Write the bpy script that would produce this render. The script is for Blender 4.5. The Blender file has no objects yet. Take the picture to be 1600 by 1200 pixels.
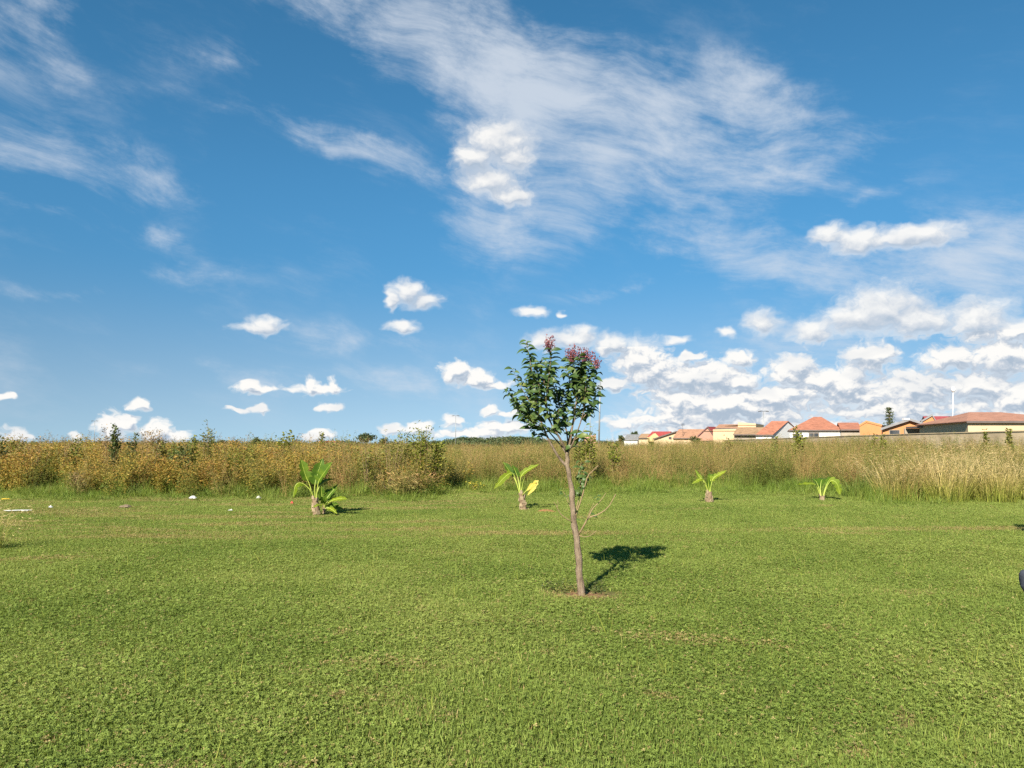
import bpy, bmesh, math, random
import numpy as np
from mathutils import Vector, Matrix, Euler

random.seed(7)
rng = np.random.default_rng(11)
scene = bpy.context.scene
COL = scene.collection
R = math.radians

# ------------------------------------------------------------------ camera
F = 1186.0                       # focal length in photograph pixels (1600 x 1200)
CAM_H = 1.55
PITCH = math.atan(92.0 / F)      # horizon at row 692
cam_data = bpy.data.cameras.new('camera')
cam_data.sensor_width = 36.0
cam_data.lens = 36.0 * F / 1600.0
cam_data.clip_start = 0.05
cam_data.clip_end = 6000.0
cam = bpy.data.objects.new('camera', cam_data)
COL.objects.link(cam)
cam.location = (0, 0, CAM_H)
cam.rotation_euler = (math.pi / 2 + PITCH, 0, 0)
scene.camera = cam

# ------------------------------------------------------------------ light
SUN_EL = R(34.0)
SUN_AZ = math.atan2(0.38, 0.92)          # heading of the light, from +Y towards +X
ldir = Vector((math.sin(SUN_AZ) * math.cos(SUN_EL), math.cos(SUN_AZ) * math.cos(SUN_EL), -math.sin(SUN_EL)))
sun_data = bpy.data.lights.new('sun', 'SUN')
sun_data.energy = 5.0
sun_data.angle = R(0.53)
sun_data.color = (1.0, 0.93, 0.80)
sun = bpy.data.objects.new('sun', sun_data)
COL.objects.link(sun)
sun.rotation_euler = ldir.to_track_quat('-Z', 'Y').to_euler()
sun.location = (-6, -14, 12)

vs = scene.view_settings
vs.view_transform = 'Standard'
vs.look = 'None'
EXPOSURE = 1.15
vs.exposure = EXPOSURE
vs.gamma = 1.0
vs.use_curve_mapping = False
scene.cycles.use_denoising = False
scene.cycles.use_adaptive_sampling = True
scene.cycles.adaptive_threshold = 0.012
scene.cycles.max_bounces = 6
scene.cycles.diffuse_bounces = 3
scene.cycles.glossy_bounces = 2
scene.cycles.transmission_bounces = 3
scene.cycles.transparent_max_bounces = 4
scene.cycles.sample_clamp_indirect = 4.0
scene.cycles.pixel_filter_type = 'BLACKMAN_HARRIS'
scene.cycles.filter_width = 1.5


def ray(px, py):
    """direction of a photograph pixel (a direction only; depth comes from what the thing touches)"""
    x = px - 800.0
    u = 600.0 - py
    return Vector((x, F * math.cos(PITCH) - u * math.sin(PITCH), F * math.sin(PITCH) + u * math.cos(PITCH)))


def P(px, py, d):
    """point seen at a pixel, standing d metres ahead"""
    v = ray(px, py)
    v = v * (d / v.y)
    return Vector((v.x, v.y, v.z + CAM_H))


def G(px, py, z=0.0):
    """point of the ground plane seen at a pixel"""
    v = ray(px, py)
    t = (z - CAM_H) / v.z
    return Vector((v.x * t, v.y * t, z))


def azel(px, py):
    v = ray(px, py)
    return math.atan2(v.x, v.y), math.atan2(v.z, math.hypot(v.x, v.y))


# ------------------------------------------------------------------ sky
class NT:
    """small helper round a node tree"""
    def __init__(self, tree):
        self.t = tree
        self.n = tree.nodes
        self.l = tree.links

    def add(self, kind, **kw):
        n = self.n.new(kind)
        for k, v in kw.items():
            setattr(n, k, v)
        return n

    def put(self, sock, v):
        if v is None:
            return
        if isinstance(v, bpy.types.NodeSocket):
            self.l.new(v, sock)
        else:
            sock.default_value = v

    def m(self, op, a, b=None, c=None, clamp=False):
        n = self.add('ShaderNodeMath', operation=op, use_clamp=clamp)
        for i, v in enumerate((a, b, c)):
            self.put(n.inputs[i], v)
        return n.outputs[0]

    def vm(self, op, a, b=None, c=None, scale=None):
        n = self.add('ShaderNodeVectorMath', operation=op)
        for i, v in enumerate((a, b, c)):
            self.put(n.inputs[i], v)
        if scale is not None:
            self.put(n.inputs['Scale'], scale)
        return n.outputs['Value'] if op in ('LENGTH', 'DOT_PRODUCT', 'DISTANCE') else n.outputs[0]

    def noise(self, vec, scale, detail=4.0, rough=0.5, lac=2.0, dist=0.0, color=False):
        n = self.add('ShaderNodeTexNoise')
        n.noise_dimensions = '2D'
        self.put(n.inputs['Vector'], vec)
        n.inputs['Scale'].default_value = scale
        n.inputs['Detail'].default_value = detail
        n.inputs['Roughness'].default_value = rough
        n.inputs['Lacunarity'].default_value = lac
        n.inputs['Distortion'].default_value = dist
        return n.outputs['Color'] if color else n.outputs[0]

    def voro(self, vec, scale, detail=0.0, rough=0.5, smooth=0.5):
        n = self.add('ShaderNodeTexVoronoi')
        n.feature = 'F1'
        n.voronoi_dimensions = '2D'
        self.put(n.inputs['Vector'], vec)
        n.inputs['Scale'].default_value = scale
        n.inputs['Detail'].default_value = detail
        n.inputs['Roughness'].default_value = rough
        return n.outputs['Distance']

    def rng(self, v, a, b, c=0.0, d=1.0, kind='SMOOTHSTEP'):
        n = self.add('ShaderNodeMapRange', interpolation_type=kind)
        self.put(n.inputs[0], v)
        for i, x in enumerate((a, b, c, d)):
            self.put(n.inputs[1 + i], x)
        return n.outputs[0]

    def mix(self, f, a, b, blend='MIX'):
        n = self.add('ShaderNodeMix', data_type='RGBA', blend_type=blend)
        self.put(n.inputs[0], f)
        self.put(n.inputs[6], a)
        self.put(n.inputs[7], b)
        return n.outputs[2]

    def ramp(self, f, stops, interp='LINEAR'):
        n = self.add('ShaderNodeValToRGB')
        n.color_ramp.interpolation = interp
        el = n.color_ramp.elements
        while len(el) < len(stops):
            el.new(0.5)
        for e, (p, c) in zip(el, stops):
            e.position = p
            e.color = (c[0], c[1], c[2], 1.0)
        self.put(n.inputs[0], f)
        return n.outputs[0]

    def xyz(self, x, y, z=0.0):
        n = self.add('ShaderNodeCombineXYZ')
        for i, v in enumerate((x, y, z)):
            self.put(n.inputs[i], v)
        return n.outputs[0]


SKY_STRENGTH = 0.05
world = bpy.data.worlds.new('World')
scene.world = world
world.use_nodes = True
world.cycles.sampling_method = 'MANUAL'
world.cycles.sample_map_resolution = 512
world.node_tree.nodes.clear()
W = NT(world.node_tree)

# cumulus heaps as (px, py, rx, ry): each is one swelling of a cloud, kept as a direction in the sky
PUFFS = [
    (778, 222, 52, 30), (738, 246, 32, 24), (764, 284, 46, 21), (800, 305, 34, 14), (806, 245, 26, 24),
    (636, 457, 25, 20), (664, 470, 26, 13), (613, 471, 9, 15), (630, 511, 25, 9),
    (408, 513, 42, 10), (414, 505, 24, 11), (402, 607, 40, 8), (388, 603, 16, 8),
    (500, 610, 44, 11), (486, 600, 14, 11), (523, 601, 11, 11),
    (517, 638, 21, 7), (371, 640, 28, 4), (408, 639, 16, 7), (220, 632, 21, 9), (4, 620, 18, 7),
    (713, 580, 27, 18), (742, 592, 30, 14), (772, 600, 30, 8),
    (762, 641, 12, 9), (790, 645, 20, 6), (830, 487, 24, 8), (877, 491, 7, 4),
    (898, 530, 42, 17), (954, 537, 22, 12), (850, 534, 26, 15), (955, 602, 26, 8),
    (178, 667, 30, 25), (196, 660, 16, 15), (22, 686, 26, 20), (242, 676, 28, 22), (275, 684, 30, 14), (122, 684, 9, 10),
    (612, 672, 22, 9), (652, 668, 26, 11), (495, 681, 22, 10), (708, 659, 17, 11), (790, 668, 46, 10), (735, 678, 70, 8),
    (1000, 562, 42, 24), (1022, 580, 52, 22), (1072, 592, 62, 22), (1122, 592, 50, 20), (1155, 600, 32, 14),
    (1079, 556, 17, 7), (1156, 560, 24, 11), (1238, 578, 40, 20), (1286, 594, 60, 14), (1328, 600, 50, 24),
    (1192, 503, 26, 14), (1270, 518, 34, 15), (1382, 484, 60, 28), (1428, 500, 60, 22), (1340, 494, 50, 18),
    (1528, 500, 52, 26), (1590, 516, 40, 18), (1360, 558, 42, 18), (1484, 560, 50, 16), (1566, 556, 60, 24),
    (1298, 368, 28, 17), (1350, 376, 56, 20), (1420, 370, 80, 17), (1060, 531, 18, 5), (1135, 520, 12, 7),
    (1430, 606, 70, 22), (1530, 604, 60, 20), (1600, 620, 60, 22), (1200, 622, 70, 12), (1090, 630, 60, 14),
]
# sheets of cirrus: (px, py, rx, ry, angle clockwise in degrees, weight)
VEILS = [
    (760, 110, 330, 110, 18, 0.90), (1010, 190, 320, 120, 16, 0.95), (560, 20, 300, 80, 12, 0.60), (900, 270, 240, 110, -28, 0.80),
    (1230, 255, 190, 40, -8, 0.75), (1130, 385, 190, 80, 22, 0.80), (1330, 425, 320, 62, 6, 0.80), (1540, 380, 190, 80, 0, 0.55),
    (95, 250, 250, 66, 6, 0.56), (215, 268, 150, 38, 6, 0.46), (20, 30, 170, 110, 25, 0.55), (495, 212, 190, 30, 9, 0.55),
    (80, 320, 130, 22, 2, 0.38), (220, 372, 110, 26, 8, 0.42), (300, 430, 110, 28, -5, 0.36), (110, 456, 120, 18, 3, 0.40),
    (365, 102, 90, 36, 14, 0.34), (790, 348, 130, 28, 0, 0.52), (640, 268, 150, 26, 8, 0.38),
    (560, 535, 190, 36, 0, 0.42), (420, 590, 250, 26, 0, 0.42), (630, 600, 180, 28, 0, 0.42), (980, 450, 210, 20, -6, 0.40),
    (1350, 320, 130, 30, -12, 0.44), (1290, 520, 240, 80, 0, 0.48), (1180, 640, 420, 60, 0, 0.58),
]

geo = W.add('ShaderNodeTexCoord')
dirv = W.vm('NORMALIZE', geo.outputs['Generated'])
sep = W.add('ShaderNodeSeparateXYZ')
W.put(sep.inputs[0], dirv)
az = W.m('ARCTAN2', sep.outputs[0], sep.outputs[1])
el = W.m('ARCSINE', sep.outputs[2])
pos = W.xyz(az, el, 0.0)

sky = W.add('ShaderNodeTexSky', sky_type='NISHITA')
sky.sun_disc = False
sky.sun_elevation = SUN_EL
sky.sun_rotation = math.pi + SUN_AZ
sky.altitude = 1600.0
sky.air_density = 1.0
sky.dust_density = 0.0
sky.ozone_density = 3.0
# the air is very clear: the milky band sits low, behind the houses
lift = W.vm('MULTIPLY_ADD', dirv, (1.0, 1.0, 0.86), (0.0, 0.0, 0.10))
W.put(sky.inputs[0], W.vm('NORMALIZE', lift))
hs = W.add('ShaderNodeHueSaturation')
W.put(hs.inputs['Color'], sky.outputs[0])
hs.inputs['Hue'].default_value = 0.484
W.put(hs.inputs['Saturation'], W.rng(el, 0.0, 0.24, 0.88, 1.23))
W.put(hs.inputs['Value'], W.rng(el, 0.0, 0.35, 0.92, 1.30))
clear = hs.outputs[0]
lo = 1.0 / (SKY_STRENGTH * 2 ** EXPOSURE)
CIRRUS = (0.70 * lo, 0.76 * lo, 0.84 * lo, 1.0)


def puff_ellipse(px, py, rx, ry):
    a0, e0 = azel(px, py)
    ra = abs(azel(px + rx, py)[0] - azel(px - rx, py)[0]) / 2 * 1.18
    re = abs(azel(px, py - ry)[1] - azel(px, py + ry)[1]) / 2 * 1.22
    if px > 950 and 430 < py < 640:
        ra *= 1.10
        re *= 1.3                                        # the heaps on the right tower higher
    return a0, e0, ra, re


def veil_ellipse(px, py, rx, ry):
    a0, e0 = azel(px, py)
    ra = abs(azel(px + 20, py)[0] - azel(px - 20, py)[0]) / 40
    re = abs(azel(px, py - 20)[1] - azel(px, py + 20)[1]) / 40
    return a0, e0, rx * ra * 1.35, ry * re * 1.35


def cumulus_field(p, puffs, bank):
    soft = 1.0 if bank else 0.7
    """height of the cloud heaps: > 0 inside a cloud"""
    w1 = W.noise(W.vm('MULTIPLY', p, (1.0, 1.4, 1.0)), 38.0, 2.0, 0.5, color=True)
    w1 = W.vm('SUBTRACT', w1, (0.5, 0.5, 0.5))
    pw = W.vm('MULTIPLY_ADD', w1, (0.026, 0.017, 0.0), p)
    f = None
    acc = None
    for e in puffs:
        a0, e0, ra, re = puff_ellipse(*e)
        q = W.vm('MULTIPLY_ADD', pw, (1 / ra, 1 / re, 0.0), (-a0 / ra, -e0 / re, 0.0))
        d = W.vm('LENGTH', q)
        acc = d if acc is None else W.m('SMOOTH_MIN', acc, d, 0.36)
    if acc is not None:
        f = W.m('SUBTRACT', 1.0, acc)
    if bank:
        # a bank of heaped and layered cloud low down, thickest on one side and going on round the sky
        low = W.noise(W.vm('MULTIPLY', pw, (1.0, 2.8, 1.0)), 9.0, 5.0, 0.55)
        sp = W.add('ShaderNodeSeparateXYZ')
        W.put(sp.inputs[0], p)
        side = W.noise(W.xyz(sp.outputs[0], 3.7, 0.0), 1.1, 1.0, 0.5)
        right = W.rng(sp.outputs[0], 0.02, 0.20, 0.0, 1.0)
        right = W.m('MULTIPLY', right, W.rng(sp.outputs[0], 1.0, 1.6, 1.0, 0.25))
        cover = W.m('ADD', right, W.rng(side, 0.45, 0.7, 0.0, 0.45))
        height = W.m('MULTIPLY_ADD', right, 0.095, 0.022)
        fade = W.rng(W.m('DIVIDE', sp.outputs[1], height), 0.30, 1.0, 1.0, 0.0)
        bk = W.m('MULTIPLY_ADD', W.m('MULTIPLY', cover, fade), 0.54, -0.86)
        bk = W.m('MULTIPLY', W.m('ADD', bk, low), 2.6)
        f = bk if f is None else W.m('SMOOTH_MAX', f, bk, 0.25)
    pn = W.vm('MULTIPLY', pw, (1.0, 1.35, 1.0))
    b = W.voro(pn, 75.0, 1.6, 0.5)                       # cauliflower relief
    n2 = W.noise(pn, 58.0, 8.0, 0.70)
    rel = W.m('MULTIPLY_ADD', b, -0.26 * soft * soft, W.m('MULTIPLY', n2, 0.80 * soft))
    return W.m('ADD', f, W.m('ADD', rel, -0.24))


def cumulus(base, puffs, bank):
    if not puffs and not bank:
        return base
    f0 = cumulus_field(pos, puffs, bank)
    f1 = cumulus_field(W.vm('ADD', pos, (-0.0045, 0.0095, 0.0)), puffs, bank)
    k = 1.0 if bank else 2.0
    lit = W.rng(W.m('SUBTRACT', f0, f1), -0.36 * k, 0.34 * k, 0.0, 1.0)
    rim = W.rng(f0, 0.10, 0.55, 1.0, 0.0)                # thin rims let the light through
    lit = W.m('MAXIMUM', lit, W.m('MULTIPLY', rim, 0.78))
    dense = W.noise(W.vm('MULTIPLY', pos, (1.0, 2.6, 1.0)), 13.0, 3.0, 0.5)
    lit = W.m('MULTIPLY', lit, W.rng(dense, 0.30, 0.62, 0.72, 1.0))
    col = W.ramp(lit, [(0.0, (0.44, 0.53, 0.64)), (0.35, (0.64, 0.69, 0.76)), (0.62, (0.84, 0.85, 0.86)), (0.9, (1.02, 1.0, 0.96))])
    col = W.vm('SCALE', col, scale=lo)
    return W.mix(W.m('MULTIPLY', W.rng(f0, -0.06 if bank else -0.30, 0.46 if bank else 0.62), 0.97 if bank else 0.92), base, col)


def cirrus(base, veils):
    """soft high sheets drawn out in fibres"""
    wv = W.noise(pos, 6.0, 6.0, 0.62, color=True)
    pv = W.vm('MULTIPLY_ADD', W.vm('SUBTRACT', wv, (0.5, 0.5, 0.5)), (0.22, 0.075, 0.0), pos)
    acc = None
    for (px, py, rx, ry, ang, wgt) in veils:
        a0, e0, ra, re = veil_ellipse(px, py, rx, ry)
        mp = W.add('ShaderNodeMapping', vector_type='TEXTURE')
        W.put(mp.inputs[0], pv)
        mp.inputs[1].default_value = (a0, e0, 0)
        mp.inputs[2].default_value = (0, 0, -R(ang))
        mp.inputs[3].default_value = (ra, re, 1.0)
        g = W.add('ShaderNodeTexGradient', gradient_type='SPHERICAL')
        W.put(g.inputs[0], mp.outputs[0])
        gw = W.m('MULTIPLY', g.outputs[1], wgt)
        acc = gw if acc is None else W.m('SMOOTH_MAX', acc, gw, 0.2)
    rot = W.add('ShaderNodeMapping', vector_type='POINT')
    W.put(rot.inputs[0], pos)
    rot.inputs[2].default_value = (0, 0, R(13))
    rp = rot.outputs[0]
    wr = W.vm('SUBTRACT', W.noise(rp, 4.0, 2.0, 0.5, color=True), (0.5, 0.5, 0.5))
    rp = W.vm('MULTIPLY_ADD', wr, (0.13, 0.06, 0.0), rp)
    fib = W.noise(W.vm('MULTIPLY', rp, (1.0, 3.6, 1.0)), 9.0, 9.0, 0.70)
    fib2 = W.noise(W.vm('MULTIPLY', rp, (1.0, 2.4, 1.0)), 4.5, 5.0, 0.55)
    thin = W.rng(W.noise(W.vm('MULTIPLY', rp, (1.0, 2.6, 1.0)), 2.2, 4.0, 0.55), 0.52, 0.80, 0.0, 0.16)
    tex = W.m('ADD', W.m('MULTIPLY', fib, 1.25), W.m('MULTIPLY', fib2, 1.5))
    body = thin if acc is None else W.m('MULTIPLY_ADD', acc, 1.15, thin)
    a = W.rng(W.m('ADD', W.m('SUBTRACT', tex, 1.40), body), 0.05, 1.25)
    a = W.m('MULTIPLY', W.m('MULTIPLY', a, W.rng(body, 0.0, 0.45)), 0.80)
    return W.mix(a, base, CIRRUS)


def sky_shader(win):
    """the sky of one window of directions (a0, a1, e0, e1); only clouds that reach it are worked out there"""
    if win is None:
        puffs, veils, bank = [], [], True
    else:
        a0, a1, e0, e1 = win
        m = 0.03

        def near(e, sx, sy):
            return e[0] + sx > a0 and e[0] - sx < a1 and e[1] + sy > e0 and e[1] - sy < e1
        puffs = [q for q in PUFFS if near(puff_ellipse(*q), puff_ellipse(*q)[2] * 1.5 + m, puff_ellipse(*q)[3] * 1.5 + m)]
        veils = []
        for q in VEILS:
            e = veil_ellipse(*q[:4])
            big = max(e[2], e[3])
            t = abs(math.sin(R(q[4])))
            if near(e, e[2] + 0.08, e[3] + big * t + 0.06):
                veils.append(q)
        bank = e0 < 0.10
    # one small node group per window
    global W, pos
    top, top_pos = W, pos
    tree = bpy.data.node_groups.new('sky_window', 'ShaderNodeTree')
    tree.interface.new_socket('Vector', in_out='INPUT', socket_type='NodeSocketVector')
    tree.interface.new_socket('Color', in_out='INPUT', socket_type='NodeSocketColor')
    tree.interface.new_socket('Shader', in_out='OUTPUT', socket_type='NodeSocketShader')
    W = NT(tree)
    gi = W.add('NodeGroupInput')
    go = W.add('NodeGroupOutput')
    pos = gi.outputs[0]
    c = cirrus(gi.outputs[1], veils)
    c = cumulus(c, puffs, bank)
    b = W.add('ShaderNodeBackground')
    W.put(b.inputs[0], c)
    b.inputs[1].default_value = SKY_STRENGTH
    W.l.new(b.outputs[0], go.inputs[0])
    W, pos = top, top_pos
    g = W.add('ShaderNodeGroup')
    g.node_tree = tree
    W.put(g.inputs[0], pos)
    W.put(g.inputs[1], clear)
    return g.outputs[0]


def choose(cond, yes, no):
    """cond is 0 or 1: only the chosen side is evaluated"""
    n = W.add('ShaderNodeMixShader')
    W.put(n.inputs[0], cond)
    W.l.new(no, n.inputs[1])
    W.l.new(yes, n.inputs[2])
    return n.outputs[0]


AZ = [-0.66] + [azel(x, 640)[0] for x in (270, 560, 700, 860, 1020, 1190, 1330, 1450)] + [0.66]
E_MID, E_TOP = 0.125, 0.70
row = None
for a0, a1 in zip(AZ[:-1], AZ[1:]):                      # low sky, window by window
    s_ = sky_shader((a0, a1, -0.05, E_MID))
    row = s_ if row is None else choose(W.m('GREATER_THAN', az, a0), s_, row)
AU = [-0.66, azel(420, 300)[0], azel(690, 300)[0], azel(900, 300)[0], azel(1180, 300)[0], 0.66]
up = None
for a0, a1 in zip(AU[:-1], AU[1:]):
    s_ = sky_shader((a0, a1, E_MID, E_TOP))
    up = s_ if up is None else choose(W.m('GREATER_THAN', az, a0), s_, up)
front = choose(W.m('GREATER_THAN', el, E_MID), up, row)
rest = sky_shader(None)
inside = W.m('MULTIPLY', W.m('LESS_THAN', W.m('ABSOLUTE', az), 0.66), W.m('LESS_THAN', el, E_TOP))
inside = W.m('MULTIPLY', inside, W.m('GREATER_THAN', el, -0.03))
out = W.add('ShaderNodeOutputWorld')
W.l.new(choose(inside, front, rest), out.inputs[0])


# ------------------------------------------------------------------ helpers
def lerp(a, b, t):
    return a + (b - a) * t


def sstep(a, b, x):
    t = np.clip((np.asarray(x, dtype=float) - a) / (b - a), 0, 1)
    return t * t * (3 - 2 * t)


def vnoise(x, y, seed=0):
    """smooth value noise in the ground plane, 0..1"""
    x = np.asarray(x, dtype=float)
    y = np.asarray(y, dtype=float)
    xi = np.floor(x).astype(np.int64)
    yi = np.floor(y).astype(np.int64)
    fx = x - xi
    fy = y - yi
    fx = fx * fx * (3 - 2 * fx)
    fy = fy * fy * (3 - 2 * fy)

    def h(a, b):
        v = np.sin(a * 127.1 + b * 311.7 + seed * 74.7) * 43758.5453
        return v - np.floor(v)
    return lerp(lerp(h(xi, yi), h(xi + 1, yi), fx), lerp(h(xi, yi + 1), h(xi + 1, yi + 1), fx), fy)


def terrain(x, y):
    """height of the ground: a nearly level lawn, a field that rises a little towards the houses"""
    x = np.asarray(x, dtype=float)
    y = np.asarray(y, dtype=float)
    rise = 0.5 * sstep(30, 62, y) * sstep(2, 26, x)
    und = (vnoise(x * 0.3, y * 0.3, 3) - 0.5) * 0.06
    und = und * sstep(3.0, 8.0, np.abs(y - 7.7) + np.abs(x - 0.7) * 0.5 + 2.5)
    return rise + und * sstep(60, 30, y)


def tz(x, y):
    return float(terrain(x, y))


class MB:
    """collects faces for one mesh"""
    def __init__(self):
        self.v = []
        self.f = []
        self.n = 0
        self.rnd = []
        self.hgt = []

    def add(self, verts, faces, rnd=None, hgt=None):
        verts = np.asarray(verts, dtype=float).reshape(-1, 3)
        k = len(verts)
        self.v.append(verts)
        for f in faces:
            self.f.append([i + self.n for i in f])
        self.rnd.append(np.full(k, random.random() if rnd is None else rnd) if np.ndim(rnd) == 0 else np.asarray(rnd))
        self.hgt.append(np.zeros(k) if hgt is None else (np.full(k, hgt) if np.ndim(hgt) == 0 else np.asarray(hgt)))
        self.n += k

    def box(self, x0, x1, y0, y1, z0, z1):
        v = [(x0, y0, z0), (x1, y0, z0), (x1, y1, z0), (x0, y1, z0), (x0, y0, z1), (x1, y0, z1), (x1, y1, z1), (x0, y1, z1)]
        self.add(v, [(0, 3, 2, 1), (4, 5, 6, 7), (0, 1, 5, 4), (1, 2, 6, 5), (2, 3, 7, 6), (3, 0, 4, 7)])

    def tube(self, pts, rad, sides=8, cap=True, rnd=None, hgt=None, jitter=0.0):
        pts = [Vector(p) for p in pts]
        n = len(pts)
        if np.ndim(rad) == 0:
            rad = [rad] * n
        verts = []
        ref = None
        for i, p in enumerate(pts):
            t = (pts[min(i + 1, n - 1)] - pts[max(i - 1, 0)]).normalized()
            if ref is None:
                ref = Vector((1, 0, 0)) if abs(t.x) < 0.8 else Vector((0, 1, 0))
            a = (ref - t * ref.dot(t)).normalized()
            ref = a
            b = t.cross(a)
            for k in range(sides):
                an = 2 * math.pi * k / sides
                r = rad[i] * (1 + (random.random() - 0.5) * jitter)
                verts.append(p + (a * math.cos(an) + b * math.sin(an)) * r)
        faces = []
        for i in range(n - 1):
            for k in range(sides):
                k2 = (k + 1) % sides
                faces.append((i * sides + k, i * sides + k2, (i + 1) * sides + k2, (i + 1) * sides + k))
        if cap:
            faces.append(tuple(range(sides - 1, -1, -1)))
            faces.append(tuple((n - 1) * sides + k for k in range(sides)))
        self.add([tuple(v) for v in verts], faces, rnd, hgt)

    def mesh(self, name, smooth=False):
        me = bpy.data.meshes.new(name)
        v = np.concatenate(self.v) if self.v else np.zeros((0, 3))
        me.from_pydata(v.tolist(), [], self.f)
        a = me.attributes.new('rnd', 'FLOAT', 'POINT')
        a.data.foreach_set('value', np.concatenate(self.rnd).astype(np.float32))
        a = me.attributes.new('hgt', 'FLOAT', 'POINT')
        a.data.foreach_set('value', np.concatenate(self.hgt).astype(np.float32))
        if smooth:
            me.shade_smooth()
        me.update()
        return me

    def build(self, name, mat, parent=None, smooth=False, origin=None):
        if origin is not None:
            o = np.array(origin)
            self.v = [x - o for x in self.v]
        return link(name, self.mesh(name, smooth), mat, parent)


def link(name, me, mat, parent=None):
    ob = bpy.data.objects.new(name, me)
    if mat is not None and len(me.materials) == 0:
        me.materials.append(mat)
    COL.objects.link(ob)
    ob.parent = parent
    return ob


def tag(ob, label=None, cat=None, group=None, kind=None):
    if label:
        ob['label'] = label
    if cat:
        ob['category'] = cat
    if group:
        ob['group'] = group
    if kind:
        ob['kind'] = kind
    return ob


def thing(name, label, cat, loc=(0, 0, 0), group=None):
    ob = bpy.data.objects.new(name, None)
    COL.objects.link(ob)
    ob.location = loc
    ob.empty_display_size = 0.2
    return tag(ob, label, cat, group)


def copy_tree(o, parent=None):
    c = o.copy()
    COL.objects.link(c)
    c.parent = parent
    for ch in list(o.children):
        copy_tree(ch, c)
    return c


# ------------------------------------------------------------------ materials
def new_mat(name):
    m = bpy.data.materials.new(name)
    m.use_nodes = True
    m.node_tree.nodes.clear()
    t = NT(m.node_tree)
    o = t.add('ShaderNodeOutputMaterial')
    return m, t, o


def attr(t, name):
    a = t.add('ShaderNodeAttribute')
    a.attribute_name = name
    return a.outputs['Fac']


def principled(t, color, rough=0.7, spec=0.3, bump=None, strength=0.3, dist=0.01):
    b = t.add('ShaderNodeBsdfPrincipled')
    t.put(b.inputs['Base Color'], color)
    t.put(b.inputs['Roughness'], rough)
    b.inputs['Specular IOR Level'].default_value = spec
    if bump is not None:
        bn = t.add('ShaderNodeBump')
        bn.inputs['Strength'].default_value = strength
        bn.inputs['Distance'].default_value = dist
        t.put(bn.inputs['Height'], bump)
        t.l.new(bn.outputs[0], b.inputs['Normal'])
    return b.outputs[0]


def plain(name, color, rough=0.7, spec=0.3, var=0.15, scale=6.0, bump=0.2, metal=0.0):
    """painted or bare surface with a little wear"""
    m, t, o = new_mat(name)
    tc = t.add('ShaderNodeTexCoord')
    n = t.noise(tc.outputs['Object'], scale, 5.0, 0.6)
    n.node.noise_dimensions = '3D'
    k = t.rng(n, 0.25, 0.75, 1.0 - var, 1.0 + var * 0.6, 'LINEAR')
    c = t.vm('SCALE', (color[0], color[1], color[2]), scale=k)
    sh = principled(t, c, rough, spec, n, bump, 0.01)
    if metal:
        sh.node.inputs['Metallic'].default_value = metal
    t.l.new(sh, o.inputs[0])
    return m


def leafy(name, stops, w_rnd=0.5, w_hgt=0.0, w_pos=0.25, w_obj=0.25, pos_scale=0.35, trans=0.3, rough=0.55, spec=0.25, straw=None, bias=0.0, val_var=0.35):
    """leaf colour picked along a ramp by each leaf's own number, its height on the plant, the plant and the spot"""
    m, t, o = new_mat(name)
    oi = t.add('ShaderNodeObjectInfo')
    ge = t.add('ShaderNodeNewGeometry')
    rnd = attr(t, 'rnd')
    f = t.m('MULTIPLY', rnd, w_rnd)
    if w_hgt:
        f = t.m('MULTIPLY_ADD', attr(t, 'hgt'), w_hgt, f)
    if w_pos:
        n = t.noise(ge.outputs['Position'], pos_scale, 3.0, 0.55)
        f = t.m('MULTIPLY_ADD', t.rng(n, 0.3, 0.7, 0, 1, 'LINEAR'), w_pos, f)
    if w_obj:
        f = t.m('MULTIPLY_ADD', oi.outputs['Random'], w_obj, f)
    if bias:
        f = t.m('ADD', f, bias)
    col = t.ramp(f, stops)
    if straw is not None:
        col = straw(t, ge, rnd, col)
    v = t.m('FRACT', t.m('MULTIPLY', rnd, 37.7))
    col = t.vm('SCALE', col, scale=t.rng(v, 0, 1, 1 - val_var, 1 + val_var, 'LINEAR'))
    p = principled(t, col, rough, spec)
    tr = t.add('ShaderNodeBsdfTranslucent')
    t.put(tr.inputs[0], t.vm('MULTIPLY', col, (1.25, 1.15, 0.6)))
    mx = t.add('ShaderNodeMixShader')
    mx.inputs[0].default_value = trans
    t.l.new(p, mx.inputs[1])
    t.l.new(tr.outputs[0], mx.inputs[2])
    t.l.new(mx.outputs[0], o.inputs[0])
    return m


TREE_AT = G(908, 930)
MOUND_AT = G(852, 801)


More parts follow.
